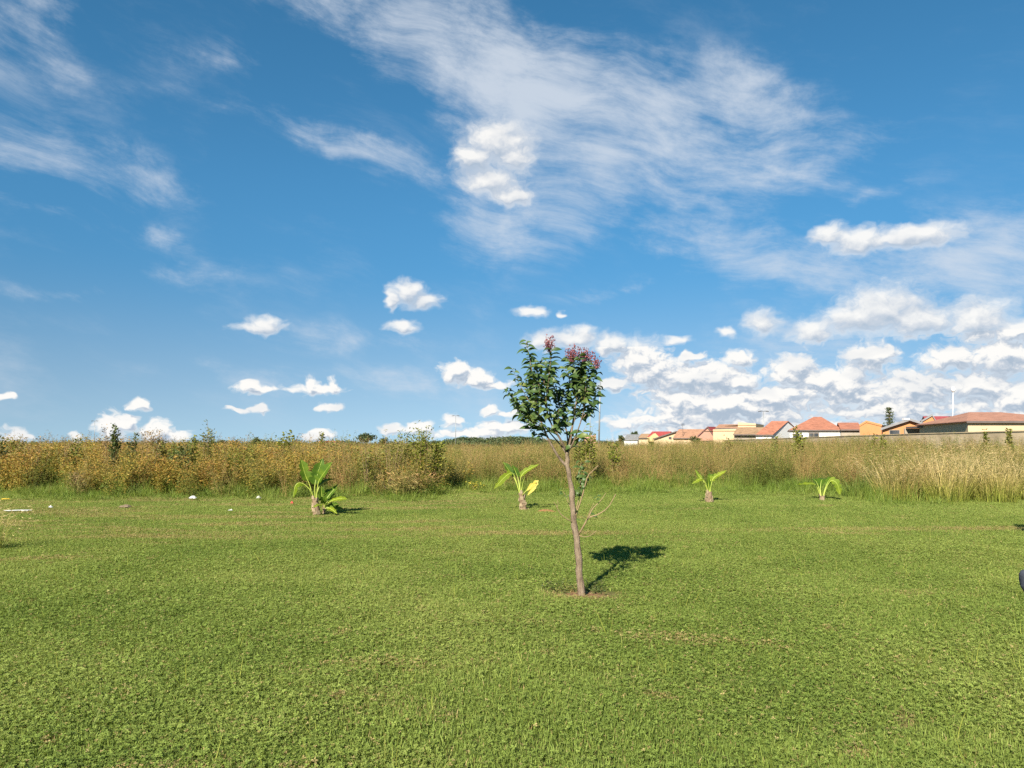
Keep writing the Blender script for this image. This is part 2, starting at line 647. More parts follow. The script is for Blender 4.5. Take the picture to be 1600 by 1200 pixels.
def dry_mask(t, ge):
    """where the lawn has dried out: scattered scuffs, and a worn track that crosses it"""
    p = ge.outputs['Position']
    s = t.add('ShaderNodeSeparateXYZ')
    t.put(s.inputs[0], p)
    a = t.noise(t.vm('MULTIPLY', p, (0.42, 0.95, 1.0)), 1.0, 4.0, 0.6)
    spots = t.rng(a, 0.60, 0.80, 0.0, 0.9)
    b = t.noise(p, 2.6, 3.0, 0.55)
    spots2 = t.rng(b, 0.68, 0.78, 0.0, 0.8)
    # worn track
    wob = t.noise(t.xyz(s.outputs[0], 0.0, 0.0), 0.22, 2.0, 0.5)
    line = t.m('ADD', t.m('MULTIPLY_ADD', s.outputs[0], 0.10, 12.95), t.m('MULTIPLY', wob, 1.4))
    off = t.m('ABSOLUTE', t.m('SUBTRACT', s.outputs[1], t.m('SUBTRACT', line, 0.7)))
    brk = t.rng(t.noise(p, 0.5, 2.0, 0.5), 0.34, 0.56, 0.25, 1.0)
    track = t.m('MULTIPLY', t.rng(off, 0.10, 0.45, 1.0, 0.0), brk)
    # dry swath in front of the banana plants on one side
    sw = t.m('MULTIPLY', t.rng(t.noise(t.vm('MULTIPLY', p, (0.25, 1.6, 1.0)), 1.0, 4.0, 0.6), 0.46, 0.62), t.rng(s.outputs[1], 12.0, 14.0))
    sw = t.m('MULTIPLY', sw, t.rng(s.outputs[0], 1.0, -2.0))
    sw = t.m('MULTIPLY', sw, 0.95)
    # bare ring round the young tree
    ring = t.m('SUBTRACT', t.vm('DISTANCE', t.vm('MULTIPLY', p, (0.8, 1.0, 0.0)), (TREE_AT.x * 0.8, TREE_AT.y, 0.0)), 0.0)
    ring = t.rng(t.m('MULTIPLY_ADD', t.noise(p, 6.0, 3.0, 0.6), 0.35, ring), 0.34, 0.60, 0.9, 0.0)
    d = t.m('MAXIMUM', t.m('MAXIMUM', spots, spots2), t.m('MAXIMUM', t.m('MAXIMUM', track, sw), ring))
    return d


def lawn_straw(t, ge, rnd, col):
    d = dry_mask(t, ge)
    pick = t.m('LESS_THAN', t.m('FRACT', t.m('MULTIPLY', rnd, 91.3)), t.m('MULTIPLY_ADD', d, 0.62, 0.035))
    pale = t.ramp(t.m('FRACT', t.m('MULTIPLY', rnd, 17.9)), [(0.0, (0.26, 0.21, 0.075)), (0.5, (0.42, 0.34, 0.15)), (1.0, (0.35, 0.26, 0.10))])
    return t.mix(pick, col, pale)


M = {}
M['lawn'] = leafy('lawn_blade', [(0.0, (0.120, 0.180, 0.032)), (0.45, (0.205, 0.268, 0.054)), (1.0, (0.300, 0.335, 0.088))],
                  w_rnd=0.42, w_pos=0.40, w_obj=0.18, pos_scale=0.38, trans=0.36, straw=lawn_straw, rough=0.6, spec=0.2, val_var=0.24)
M['rough'] = leafy('rough_grass_blade', [(0.0, (0.085, 0.150, 0.020)), (0.55, (0.165, 0.225, 0.034)), (0.85, (0.25, 0.27, 0.06)), (1.0, (0.38, 0.33, 0.14))],
                   w_rnd=0.55, w_pos=0.3, w_obj=0.15, pos_scale=0.4, trans=0.32)
M['amber'] = leafy('amber_weed_leaf', [(0.0, (0.045, 0.090, 0.014)), (0.26, (0.14, 0.17, 0.026)), (0.44, (0.29, 0.235, 0.046)), (0.62, (0.38, 0.235, 0.050)), (0.80, (0.34, 0.170, 0.058)), (1.0, (0.40, 0.30, 0.13))],
                   w_rnd=0.32, w_hgt=0.34, w_pos=0.38, w_obj=0.16, bias=-0.16, val_var=0.3, pos_scale=0.6, trans=0.30)
M['seed'] = leafy('brown_seed_weed', [(0.0, (0.075, 0.115, 0.022)), (0.32, (0.17, 0.18, 0.040)), (0.52, (0.32, 0.25, 0.080)), (0.75, (0.40, 0.235, 0.105)), (0.92, (0.34, 0.27, 0.10)), (1.0, (0.42, 0.33, 0.16))],
                  w_rnd=0.24, w_hgt=0.46, w_pos=0.30, w_obj=0.14, bias=-0.05, pos_scale=0.45, trans=0.28)
M['olive'] = leafy('olive_weed_leaf', [(0.0, (0.045, 0.080, 0.016)), (0.4, (0.105, 0.135, 0.024)), (0.75, (0.20, 0.195, 0.040)), (1.0, (0.29, 0.215, 0.075))],
                   w_rnd=0.45, w_hgt=0.28, w_pos=0.22, w_obj=0.2, trans=0.30)
M['green_tall'] = leafy('tall_green_blade', [(0.0, (0.055, 0.105, 0.018)), (0.6, (0.125, 0.175, 0.032)), (1.0, (0.26, 0.245, 0.075))],
                        w_rnd=0.5, w_hgt=0.2, w_pos=0.15, w_obj=0.15, trans=0.32)
M['straw'] = leafy('straw_grass_blade', [(0.0, (0.12, 0.18, 0.024)), (0.34, (0.24, 0.25, 0.045)), (0.56, (0.42, 0.335, 0.115)), (0.8, (0.54, 0.42, 0.20)), (1.0, (0.50, 0.37, 0.18))],
                   w_rnd=0.25, w_hgt=0.75, w_pos=0.05, w_obj=0.05, trans=0.25)
M['shrub'] = leafy('yellow_green_leaf', [(0.0, (0.075, 0.115, 0.018)), (0.5, (0.17, 0.19, 0.026)), (1.0, (0.30, 0.28, 0.05))], w_rnd=0.7, w_hgt=0.15, w_pos=0.1, w_obj=0.1, trans=0.32)
M['shrub_mix'] = leafy('olive_brown_leaf', [(0.0, (0.10, 0.13, 0.024)), (0.5, (0.20, 0.20, 0.04)), (1.0, (0.32, 0.24, 0.09))], w_rnd=0.7, w_hgt=0.15, w_pos=0.1, w_obj=0.1, trans=0.34)
M['dark_shrub'] = leafy('dull_green_leaf', [(0.0, (0.035, 0.062, 0.018)), (0.5, (0.075, 0.105, 0.026)), (1.0, (0.16, 0.15, 0.05))], w_rnd=0.7, w_hgt=0.15, w_pos=0.1, w_obj=0.1, trans=0.25)
M['dry_shrub'] = leafy('dry_seed_head', [(0.0, (0.12, 0.095, 0.04)), (0.5, (0.24, 0.16, 0.07)), (1.0, (0.33, 0.22, 0.09))], w_rnd=0.8, w_pos=0.1, w_obj=0.1, trans=0.2)
M['far_leaf'] = leafy('far_tree_leaf', [(0.0, (0.040, 0.064, 0.028)), (0.6, (0.075, 0.10, 0.040)), (1.0, (0.15, 0.15, 0.065))], w_rnd=0.7, w_pos=0.15, w_obj=0.15, pos_scale=0.05, trans=0.2)
M['tree_leaf'] = leafy('glossy_tree_leaf', [(0.0, (0.032, 0.066, 0.018)), (0.5, (0.060, 0.105, 0.026)), (0.85, (0.115, 0.155, 0.034)), (1.0, (0.20, 0.20, 0.045))],
                       w_rnd=0.0, w_pos=0.3, w_obj=0.7, pos_scale=3.0, trans=0.22, rough=0.48, spec=0.4, val_var=0.0)
M['bloom'] = leafy('dusky_pink_bloom', [(0.0, (0.13, 0.035, 0.045)), (0.5, (0.27, 0.085, 0.095)), (1.0, (0.42, 0.19, 0.18))], w_rnd=1.0, w_pos=0, w_obj=0, trans=0.2)
M['banana'] = leafy('banana_leaf_green', [(0.0, (0.035, 0.085, 0.010)), (0.5, (0.085, 0.155, 0.012)), (1.0, (0.18, 0.25, 0.018))], w_rnd=0.45, w_pos=0.15, w_obj=0.40, pos_scale=2.5, trans=0.42, rough=0.62, spec=0.2, val_var=0.0)
M['banana_bright'] = leafy('banana_leaf_bright', [(0.0, (0.11, 0.18, 0.010)), (1.0, (0.25, 0.30, 0.020))], w_rnd=0.5, w_pos=0.2, w_obj=0.3, pos_scale=2.5, trans=0.42, rough=0.62, spec=0.2, val_var=0.0)
M['banana_yellow'] = leafy('banana_leaf_yellowed', [(0.0, (0.52, 0.42, 0.06)), (0.7, (0.60, 0.50, 0.13)), (1.0, (0.50, 0.34, 0.08))], w_rnd=0.0, w_pos=0.7, w_obj=0.1, pos_scale=2.0, trans=0.35, rough=0.55, val_var=0.0)
M['yellow_leaf'] = leafy('yellow_plant_leaf', [(0.0, (0.12, 0.16, 0.03)), (0.5, (0.34, 0.29, 0.04)), (1.0, (0.50, 0.40, 0.06))], w_rnd=0.9, w_pos=0.0, w_obj=0.1, trans=0.3)
M['banana_rib'] = plain('banana_midrib', (0.36, 0.42, 0.07), 0.45, 0.4, 0.2, 12.0, 0.1)
M['banana_stem'] = plain('banana_stem', (0.21, 0.145, 0.088), 0.8, 0.2, 0.55, 22.0, 0.6)
M['banana_sheath'] = plain('banana_sheath', (0.35, 0.265, 0.165), 0.8, 0.2, 0.5, 18.0, 0.5)


def bark():
    m, t, o = new_mat('bark')
    tc = t.add('ShaderNodeTexCoord')
    n = t.noise(t.vm('MULTIPLY', tc.outputs['Object'], (1, 1, 0.22)), 60.0, 5.0, 0.65)
    n.node.noise_dimensions = '3D'
    n2 = t.noise(tc.outputs['Object'], 9.0, 3.0, 0.6)
    n2.node.noise_dimensions = '3D'
    c = t.ramp(t.m('MULTIPLY_ADD', n2, 0.5, t.m('MULTIPLY', n, 0.5)), [(0.28, (0.080, 0.054, 0.036)), (0.5, (0.190, 0.140, 0.094)), (0.72, (0.300, 0.235, 0.165))])
    t.l.new(principled(t, c, 0.85, 0.2, t.m('ADD', n, n2), 0.9, 0.02), o.inputs[0])
    return m


M['bark'] = bark()
M['twig'] = plain('bare_twig', (0.27, 0.19, 0.105), 0.8, 0.2, 0.3, 30.0, 0.2)
M['soil'] = plain('red_soil', (0.30, 0.145, 0.065), 0.95, 0.1, 0.4, 14.0, 0.8)


def ground_material():
    m, t, o = new_mat('ground_earth')
    ge = t.add('ShaderNodeNewGeometry')
    p = ge.outputs['Position']
    s = t.add('ShaderNodeSeparateXYZ')
    t.put(s.inputs[0], p)
    n = t.noise(p, 30.0, 5.0, 0.65)
    n3 = t.noise(p, 1.2, 4.0, 0.6)
    turf = t.ramp(n, [(0.3, (0.045, 0.060, 0.014)), (0.55, (0.085, 0.105, 0.022)), (0.75, (0.14, 0.13, 0.040))])
    dry = t.ramp(n, [(0.3, (0.10, 0.065, 0.030)), (0.6, (0.24, 0.17, 0.08)), (0.8, (0.33, 0.25, 0.13))])
    c = t.mix(t.m('MULTIPLY', dry_mask(t, ge), 0.5), turf, dry)
    field = t.ramp(n3, [(0.3, (0.060, 0.075, 0.022)), (0.6, (0.13, 0.12, 0.045)), (0.8, (0.19, 0.15, 0.06))])
    c = t.mix(t.rng(s.outputs[1], 24.0, 34.0), c, field)
    r = t.vm('DISTANCE', t.vm('MULTIPLY', p, (0.75, 1.0, 0.0)), (TREE_AT.x * 0.75, TREE_AT.y, 0.0))
    r = t.m('MULTIPLY_ADD', t.noise(p, 7.0, 3.0, 0.6), 0.2, r)
    bare = t.ramp(n, [(0.3, (0.12, 0.062, 0.030)), (0.7, (0.30, 0.18, 0.095))])
    c = t.mix(t.rng(r, 0.22, 0.38, 1.0, 0.0), c, bare)
    t.l.new(principled(t, c, 0.95, 0.1, n, 0.6, 0.02), o.inputs[0])
    return m


M['ground'] = ground_material()


# ------------------------------------------------------------------ ground
def make_ground():
    def axis(fine0, fine1, step, far):
        a = list(np.arange(fine0, fine1 + 1e-6, step))
        s, x = step, fine1
        while x < far:
            s *= 1.12
            x += s
            a.append(x)
        s, x = step, fine0
        b = []
        while x > -far:
            s *= 1.12
            x -= s
            b.append(x)
        return np.array(b[::-1] + a)
    xs = axis(-24, 24, 0.4, 2600)
    ys = axis(-2, 34, 0.4, 2600)
    X, Y = np.meshgrid(xs, ys)
    Z = terrain(X, Y)
    nx, ny = len(xs), len(ys)
    v = np.stack([X.ravel(), Y.ravel(), Z.ravel()], 1)
    f = [(j * nx + i, j * nx + i + 1, (j + 1) * nx + i + 1, (j + 1) * nx + i) for j in range(ny - 1) for i in range(nx - 1)]
    me = bpy.data.meshes.new('ground')
    me.from_pydata(v.tolist(), [], f)
    me.shade_smooth()
    ob = link('ground', me, M['ground'])
    tag(ob, kind='structure')


make_ground()


# ------------------------------------------------------------------ clump meshes (one small mesh each, scattered many times)
def strips(mb, base, dirs, length, width, bend, segs, rnd, z_top=1.0, hg=None):
    """grass blades as tapering ribbons that arch over; base (N,3), dirs heading, arrays per blade"""
    n = len(base)
    for i in range(n):
        h = Vector((math.cos(dirs[i]), math.sin(dirs[i]), 0))
        side = Vector((-h.y, h.x, 0)) * (width[i] / 2)
        # a random twist so blades do not all face the same way
        tw = random.uniform(-1.0, 1.0)
        side = side * math.cos(tw) + h * (width[i] / 2) * math.sin(tw)
        p = Vector(base[i])
        ang = random.uniform(0.02, 0.25)
        vs, fs, hs = [], [], []
        for k in range(segs + 1):
            u = k / segs
            w = (1 - u ** 1.6)
            if k == segs:
                vs.append(p)
                hs.append(min(1, p.z / z_top))
            else:
                vs.append(p - side * max(w, 0.15))
                vs.append(p + side * max(w, 0.15))
                hs += [min(1, p.z / z_top)] * 2
            a = ang + bend[i] * u
            p = p + (h * math.sin(a) + Vector((0, 0, 1)) * math.cos(a)) * (length[i] / segs)
        for k in range(segs):
            if k == segs - 1:
                fs.append((2 * k, 2 * k + 1, 2 * k + 2))
            else:
                fs.append((2 * k, 2 * k + 1, 2 * k + 3, 2 * k + 2))
        mb.add([tuple(q) for q in vs], fs, rnd[i], hs if hg is None else [hg] * len(hs))


def leaf_quad(mb, p, d, length, width, rnd, hgt, fold=0.25):
    """one small pointed leaf, folded a little along its rib"""
    d = d.normalized()
    up = Vector((random.gauss(0, 1), random.gauss(0, 1), random.gauss(0, 1)))
    s = d.cross(up)
    if s.length < 1e-4:
        s = d.orthogonal()
    s.normalize()
    nrm = s.cross(d)
    a = p
    c = p + d * length
    m = p + d * (length * 0.45)
    l = m - s * (width / 2) + nrm * (width * fold)
    r = m + s * (width / 2) + nrm * (width * fold)
    mb.add([tuple(a), tuple(r), tuple(c), tuple(l)], [(0, 1, 2), (0, 2, 3)], rnd, hgt)


def rdir(zlo=-0.4, zhi=0.7):
    a = random.uniform(0, 2 * math.pi)
    return Vector((math.cos(a), math.sin(a), random.uniform(zlo, zhi)))


def stem_path(h, lean, spread, n=5):
    a = random.uniform(0, 2 * math.pi)
    hx, hy = math.cos(a), math.sin(a)
    b = random.uniform(0, spread)
    p0 = Vector((hx * b, hy * b, 0))
    wob = Vector((random.gauss(0, 0.04), random.gauss(0, 0.04), 0))
    return [p0 + Vector((hx, hy, 0)) * lean * (k / n) ** 1.5 + Vector((0, 0, h * k / n)) + wob * math.sin(k * 1.7) for k in range(n + 1)]


def along(path, u):
    x = u * (len(path) - 1)
    i = min(int(x), len(path) - 2)
    return path[i].lerp(path[i + 1], x - i)


def lawn_patch(clover):
    mb = MB()
    rad = 0.26
    n = 760 if not clover else 520
    r = rad * np.sqrt(rng.random(n))
    a = rng.random(n) * 2 * np.pi
    base = np.stack([r * np.cos(a), r * np.sin(a), np.full(n, -0.004)], 1)
    strips(mb, base, rng.random(n) * 2 * np.pi, rng.uniform(0.022, 0.056, n), rng.uniform(0.0042, 0.0080, n), rng.uniform(0.3, 1.7, n), 2, rng.random(n))
    for _ in range(380 if clover else 130):
        rr = rad * math.sqrt(random.random())
        an = random.uniform(0, 2 * math.pi)
        c = Vector((rr * math.cos(an), rr * math.sin(an), random.uniform(0.012, 0.042)))
        tilt = Vector((random.gauss(0, 0.35), random.gauss(0, 0.35), 1)).normalized()
        u = tilt.orthogonal().normalized()
        w = tilt.cross(u)
        s = random.uniform(0.0055, 0.0095)
        a0 = random.uniform(0, 6.28)
        rn = random.random()
        for k in range(3):
            q = a0 + k * 2.094
            d = u * math.cos(q) + w * math.sin(q)
            e = tilt.cross(d)
            t = c + d * s * 1.5 + tilt * s * 0.25
            mb.add([tuple(c), tuple(c + d * s * 0.9 + e * s * 0.62 + tilt * s * 0.3), tuple(t), tuple(c + d * s * 0.9 - e * s * 0.62 + tilt * s * 0.3)], [(0, 1, 2, 3)], rn, 0.3)
    return mb.mesh('lawn_patch')


def rough_tuft():
    mb = MB()
    n = 46
    r = 0.16 * np.sqrt(rng.random(n))
    a = rng.random(n) * 2 * np.pi
    base = np.stack([r * np.cos(a), r * np.sin(a), np.zeros(n)], 1)
    strips(mb, base, a + rng.normal(0, 0.7, n), rng.uniform(0.16, 0.46, n), rng.uniform(0.006, 0.011, n), rng.uniform(0.3, 1.8, n), 3, rng.random(n), 0.45)
    return mb.mesh('rough_tuft')


def amber_clump():
    mb = MB()
    for _ in range(10):
        h = random.uniform(0.85, 1.5)
        path = stem_path(h, random.uniform(0.05, 0.5), 0.25)
        mb.tube(path, list(np.linspace(0.007, 0.002, len(path))), 3, False, random.random(), 0.2)
        for k in range(62):
            u = random.uniform(0.06, 1.0)
            p = along(path, u) + Vector((random.gauss(0, 0.075), random.gauss(0, 0.075), random.gauss(0, 0.05)))
            leaf_quad(mb, p, rdir(-0.7, 0.5), random.uniform(0.035, 0.095), random.uniform(0.020, 0.046), random.random(), max(0, min(1, p.z / 1.5)))
    return mb.mesh('amber_clump')


def seed_clump():
    mb = MB()
    for _ in range(15):
        h = random.uniform(0.95, 1.55)
        path = stem_path(h, random.uniform(0.05, 0.45), 0.25)
        mb.tube(path, list(np.linspace(0.004, 0.0015, len(path))), 3, False, random.random(), 0.5)
        for k in range(34):
            u = random.uniform(0.42, 1.04)
            sp = 0.09 * (1.15 - u) + 0.025
            p = along(path, min(u, 1)) + Vector((random.gauss(0, sp), random.gauss(0, sp), random.gauss(0, 0.03)))
            leaf_quad(mb, p, rdir(-0.2, 1.2), random.uniform(0.018, 0.045), random.uniform(0.006, 0.013), random.random(), max(0, min(1, p.z / 1.5)))
        for k in range(10):
            u = random.uniform(0.05, 0.6)
            p = along(path, u)
            leaf_quad(mb, p, rdir(-0.2, 0.9), random.uniform(0.09, 0.2), random.uniform(0.007, 0.013), random.random(), max(0, min(1, p.z / 1.5)))
    return mb.mesh('seed_clump')


def olive_clump():
    mb = MB()
    for _ in range(9):
        h = random.uniform(0.9, 1.55)
        path = stem_path(h, random.uniform(0.05, 0.35), 0.22)
        mb.tube(path, list(np.linspace(0.007, 0.002, len(path))), 3, False, random.random(), 0.4)
        for k in range(58):
            u = random.uniform(0.05, 1.0)
            sp = 0.075 * (1.2 - u) + 0.03
            p = along(path, u) + Vector((random.gauss(0, sp), random.gauss(0, sp), random.gauss(0, 0.03)))
            leaf_quad(mb, p, rdir(-0.2, 0.9), random.uniform(0.035, 0.095), random.uniform(0.009, 0.018), random.random(), max(0, min(1, p.z / 1.5)))
    return mb.mesh('olive_clump')


def tall_green_clump():
    mb = MB()
    n = 70
    r = 0.22 * np.sqrt(rng.random(n))
    a = rng.random(n) * 2 * np.pi
    base = np.stack([r * np.cos(a), r * np.sin(a), np.zeros(n)], 1)
    strips(mb, base, a + rng.normal(0, 0.8, n), rng.uniform(0.5, 1.15, n), rng.uniform(0.007, 0.014, n), rng.uniform(0.2, 1.5, n), 4, rng.random(n), 1.1)
    return mb.mesh('tall_green_clump')


def straw_mesh(n=260, hmin=0.8, hmax=1.85, rad=0.22, width=(0.004, 0.008), bendmax=1.5, seeds=True):
    """a fountain of thin dry grass with a green foot"""
    mb = MB()
    r = rad * np.sqrt(rng.random(n))
    a = rng.random(n) * 2 * np.pi
    base = np.stack([r * np.cos(a), r * np.sin(a), np.zeros(n)], 1)
    L = rng.uniform(hmin, hmax, n) * np.where(rng.random(n) < 0.45, 0.6, 1.0)
    d = a + rng.normal(0, 0.6, n)
    bend = rng.uniform(0.15, bendmax, n)
    i0 = 0
    strips(mb, base, d, L, rng.uniform(width[0], width[1], n), bend, 5, rng.random(n), 1.15)
    if seeds:
        tips = [x[-1] for x in mb.v[i0:]]
        for q, l in zip(tips, L):
            if l > 0.9 * hmin and random.random() < 0.7:
                for k in range(5):
                    p = Vector(q) + Vector((random.gauss(0, 0.02), random.gauss(0, 0.02), random.gauss(-0.04, 0.05)))
                    leaf_quad(mb, p, rdir(-0.3, 0.8), random.uniform(0.03, 0.07), 0.007, random.random(), 0.95)
    return mb.mesh('straw_clump')


# ------------------------------------------------------------------ scattering of uncountable growth
SRC = bpy.data.collections.new('growth_sources')


def scatter(name, meshes, mat, pts, rot, scl, label, cat='grass'):
    """one object whose clumps are instanced on points"""
    pts = np.asarray(pts, dtype=np.float32)
    n = len(pts)
    col = bpy.data.collections.new(name + '_source')
    for k, me in enumerate(meshes):
        if len(me.materials) == 0:
            me.materials.append(mat)
        o = bpy.data.objects.new('%s_clump' % name, me)
        col.objects.link(o)
    me = bpy.data.meshes.new(name)
    me.vertices.add(n)
    me.vertices.foreach_set('co', pts.ravel())
    a = me.attributes.new('turn', 'FLOAT_VECTOR', 'POINT')
    a.data.foreach_set('vector', np.asarray(rot, dtype=np.float32).ravel())
    a = me.attributes.new('size', 'FLOAT_VECTOR', 'POINT')
    a.data.foreach_set('vector', np.asarray(scl, dtype=np.float32).ravel())
    a = me.attributes.new('pick', 'INT', 'POINT')
    a.data.foreach_set('value', rng.integers(0, len(meshes), n).astype(np.int32))
    ob = bpy.data.objects.new(name, me)
    COL.objects.link(ob)
    tag(ob, label, None, kind='stuff')
    g = bpy.data.node_groups.new(name, 'GeometryNodeTree')
    g.interface.new_socket('Geometry', in_out='INPUT', socket_type='NodeSocketGeometry')
    g.interface.new_socket('Geometry', in_out='OUTPUT', socket_type='NodeSocketGeometry')
    N, L = g.nodes, g.links
    gi, go = N.new('NodeGroupInput'), N.new('NodeGroupOutput')
    ip = N.new('GeometryNodeInstanceOnPoints')
    ci = N.new('GeometryNodeCollectionInfo')
    ci.inputs['Collection'].default_value = col
    ci.inputs['Separate Children'].default_value = True
    ci.inputs['Reset Children'].default_value = True
    ip.inputs['Pick Instance'].default_value = True

    def named(nm, ty):
        q = N.new('GeometryNodeInputNamedAttribute')
        q.data_type = ty
        q.inputs['Name'].default_value = nm
        return q.outputs['Attribute']
    er = N.new('FunctionNodeEulerToRotation')
    L.new(named('turn', 'FLOAT_VECTOR'), er.inputs[0])
    L.new(gi.outputs[0], ip.inputs['Points'])
    L.new(ci.outputs[0], ip.inputs['Instance'])
    L.new(named('pick', 'INT'), ip.inputs['Instance Index'])
    L.new(er.outputs[0], ip.inputs['Rotation'])
    L.new(named('size', 'FLOAT_VECTOR'), ip.inputs['Scale'])
    L.new(ip.outputs[0], go.inputs[0])
    md = ob.modifiers.new('growth', 'NODES')
    md.node_group = g
    return ob


def spin(n, tilt=0.06):
    return np.stack([rng.normal(0, tilt, n), rng.normal(0, tilt, n), rng.random(n) * 2 * np.pi], 1)


def sizes(n, lo, hi, zvar=0.15):
    s = rng.uniform(lo, hi, n)
    return np.stack([s, s, s * rng.uniform(1 - zvar, 1 + zvar, n)], 1)


def on_ground(x, y):
    return np.stack([x, y, terrain(x, y)], 1)


# edge of the tall growth, metres ahead, per photograph column
EDGE_PX = np.array([-400, 0, 130, 300, 450, 560, 640, 720, 860, 1000, 1150, 1290, 1350, 1450, 1600, 2000])
EDGE_Y = np.array([24, 24.5, 23.5, 22.8, 21.8, 21.6, 22.0, 25.5, 26.0, 26.0, 26.5, 26.0, 21.6, 20.8, 21.2, 21.0])


def column(x, y):
    return 800 + F * np.asarray(x) / np.maximum(np.asarray(y), 0.5)


def edge_at(x, y):
    return np.interp(column(x, y), EDGE_PX, EDGE_Y) + (vnoise(np.asarray(x) * 0.9, np.asarray(y) * 0.0, 9) - 0.5) * 2.4 + (vnoise(np.asarray(x) * 2.3, np.asarray(y) * 0.0, 19) - 0.5) * 1.4


def wedge(n, y0, y1, margin=3.0, side=0.76):
    """random points of the visible ground between two depths, with some room to either side"""
    y = np.sqrt(rng.uniform(y0 * y0, y1 * y1, n))
    half = side * y + margin
    x = rng.uniform(-1, 1, n) * half
    return x, y


def area(y0, y1, margin=3.0, side=0.76):
    return side * (y1 * y1 - y0 * y0) + 2 * margin * (y1 - y0)


# lawn
def make_lawn():
    st = 0.25
    gx, gy = np.meshgrid(np.arange(-23, 23, st), np.arange(1.5, 26.5, st))
    x = gx.ravel() + rng.uniform(-0.5, 0.5, gx.size) * st
    y = gy.ravel() + rng.uniform(-0.5, 0.5, gx.size) * st
    keep = (y < edge_at(x, y) + 0.6) & (np.abs(x) < 0.76 * y + 3.0)
    keep &= np.hypot((x - TREE_AT.x) * 0.8, y - TREE_AT.y) > 0.30 + 0.12 * vnoise(x * 5, y * 5, 2)
    keep &= np.hypot((x - MOUND_AT.x), (y - MOUND_AT.y)) > 0.3
    # worn places carry less growth
    x, y = x[keep], y[keep]
    cl = vnoise(x * 0.55, y * 0.55, 21) * 0.6 + vnoise(x * 1.7, y * 1.7, 22) * 0.4
    isc = (cl > 0.47) & (y < 12)
    for nm, mask, meshes, lab in (('lawn_grass', ~isc, [lawn_patch(False) for _ in range(5)], 'short mown green grass with dry straw covering the lawn'),
                                  ('lawn_clover', isc, [lawn_patch(True) for _ in range(5)], 'low clover and small leaves growing through the mown lawn')):
        xx, yy = x[mask], y[mask]
        k = len(xx)
        s = rng.uniform(0.85, 1.2, k)
        hz = s * (0.78 + 0.3 * vnoise(xx * 0.8, yy * 0.8, 6)) * (1 + 0.5 * sstep(13, 20, yy))
        scatter(nm, meshes, M['lawn'], on_ground(xx, yy), spin(k, 0.03), np.stack([s, s, hz], 1), lab)
    # odd longer blades left by the mower
    n = 2400
    x, y = wedge(n, 2.5, 18)
    scatter('stray_blades', [straw_mesh(5, 0.08, 0.2, 0.04, (0.003, 0.005), 1.0, False) for _ in range(4)], M['straw'], on_ground(x, y), spin(n, 0.2), sizes(n, 0.7, 1.3), 'single dry grass stalks standing out of the lawn')
    # unmown strip before the tall weeds
    n = int(area(15.5, 29) * 11)
    x, y = wedge(n, 15.5, 29)
    e = edge_at(x, y)
    depth = e - y
    px = column(x, y)
    strip = np.interp(px, [0, 450, 600, 720, 1000, 1250, 1330, 1600], [4.5, 3.2, 2.2, 5.0, 6.5, 6.0, 2.4, 2.0])
    prob = sstep(strip, strip * 0.45, depth) * (depth > -3.5)
    keep = rng.random(n) < prob
    x, y, depth, strip = x[keep], y[keep], depth[keep], strip[keep]
    n = len(x)
    h = 0.30 + 1.15 * sstep(strip * 0.9, 0.0, depth) * (0.25 + 1.1 * vnoise(x * 0.9, y * 0.9, 8))
    s = rng.uniform(0.8, 1.2, n)
    scatter('rough_grass', [rough_tuft() for _ in range(6)], M['rough'], on_ground(x, y), spin(n, 0.1), np.stack([s, s, s * h], 1), 'unmown knee-high green grass along the foot of the tall weeds')


make_lawn()


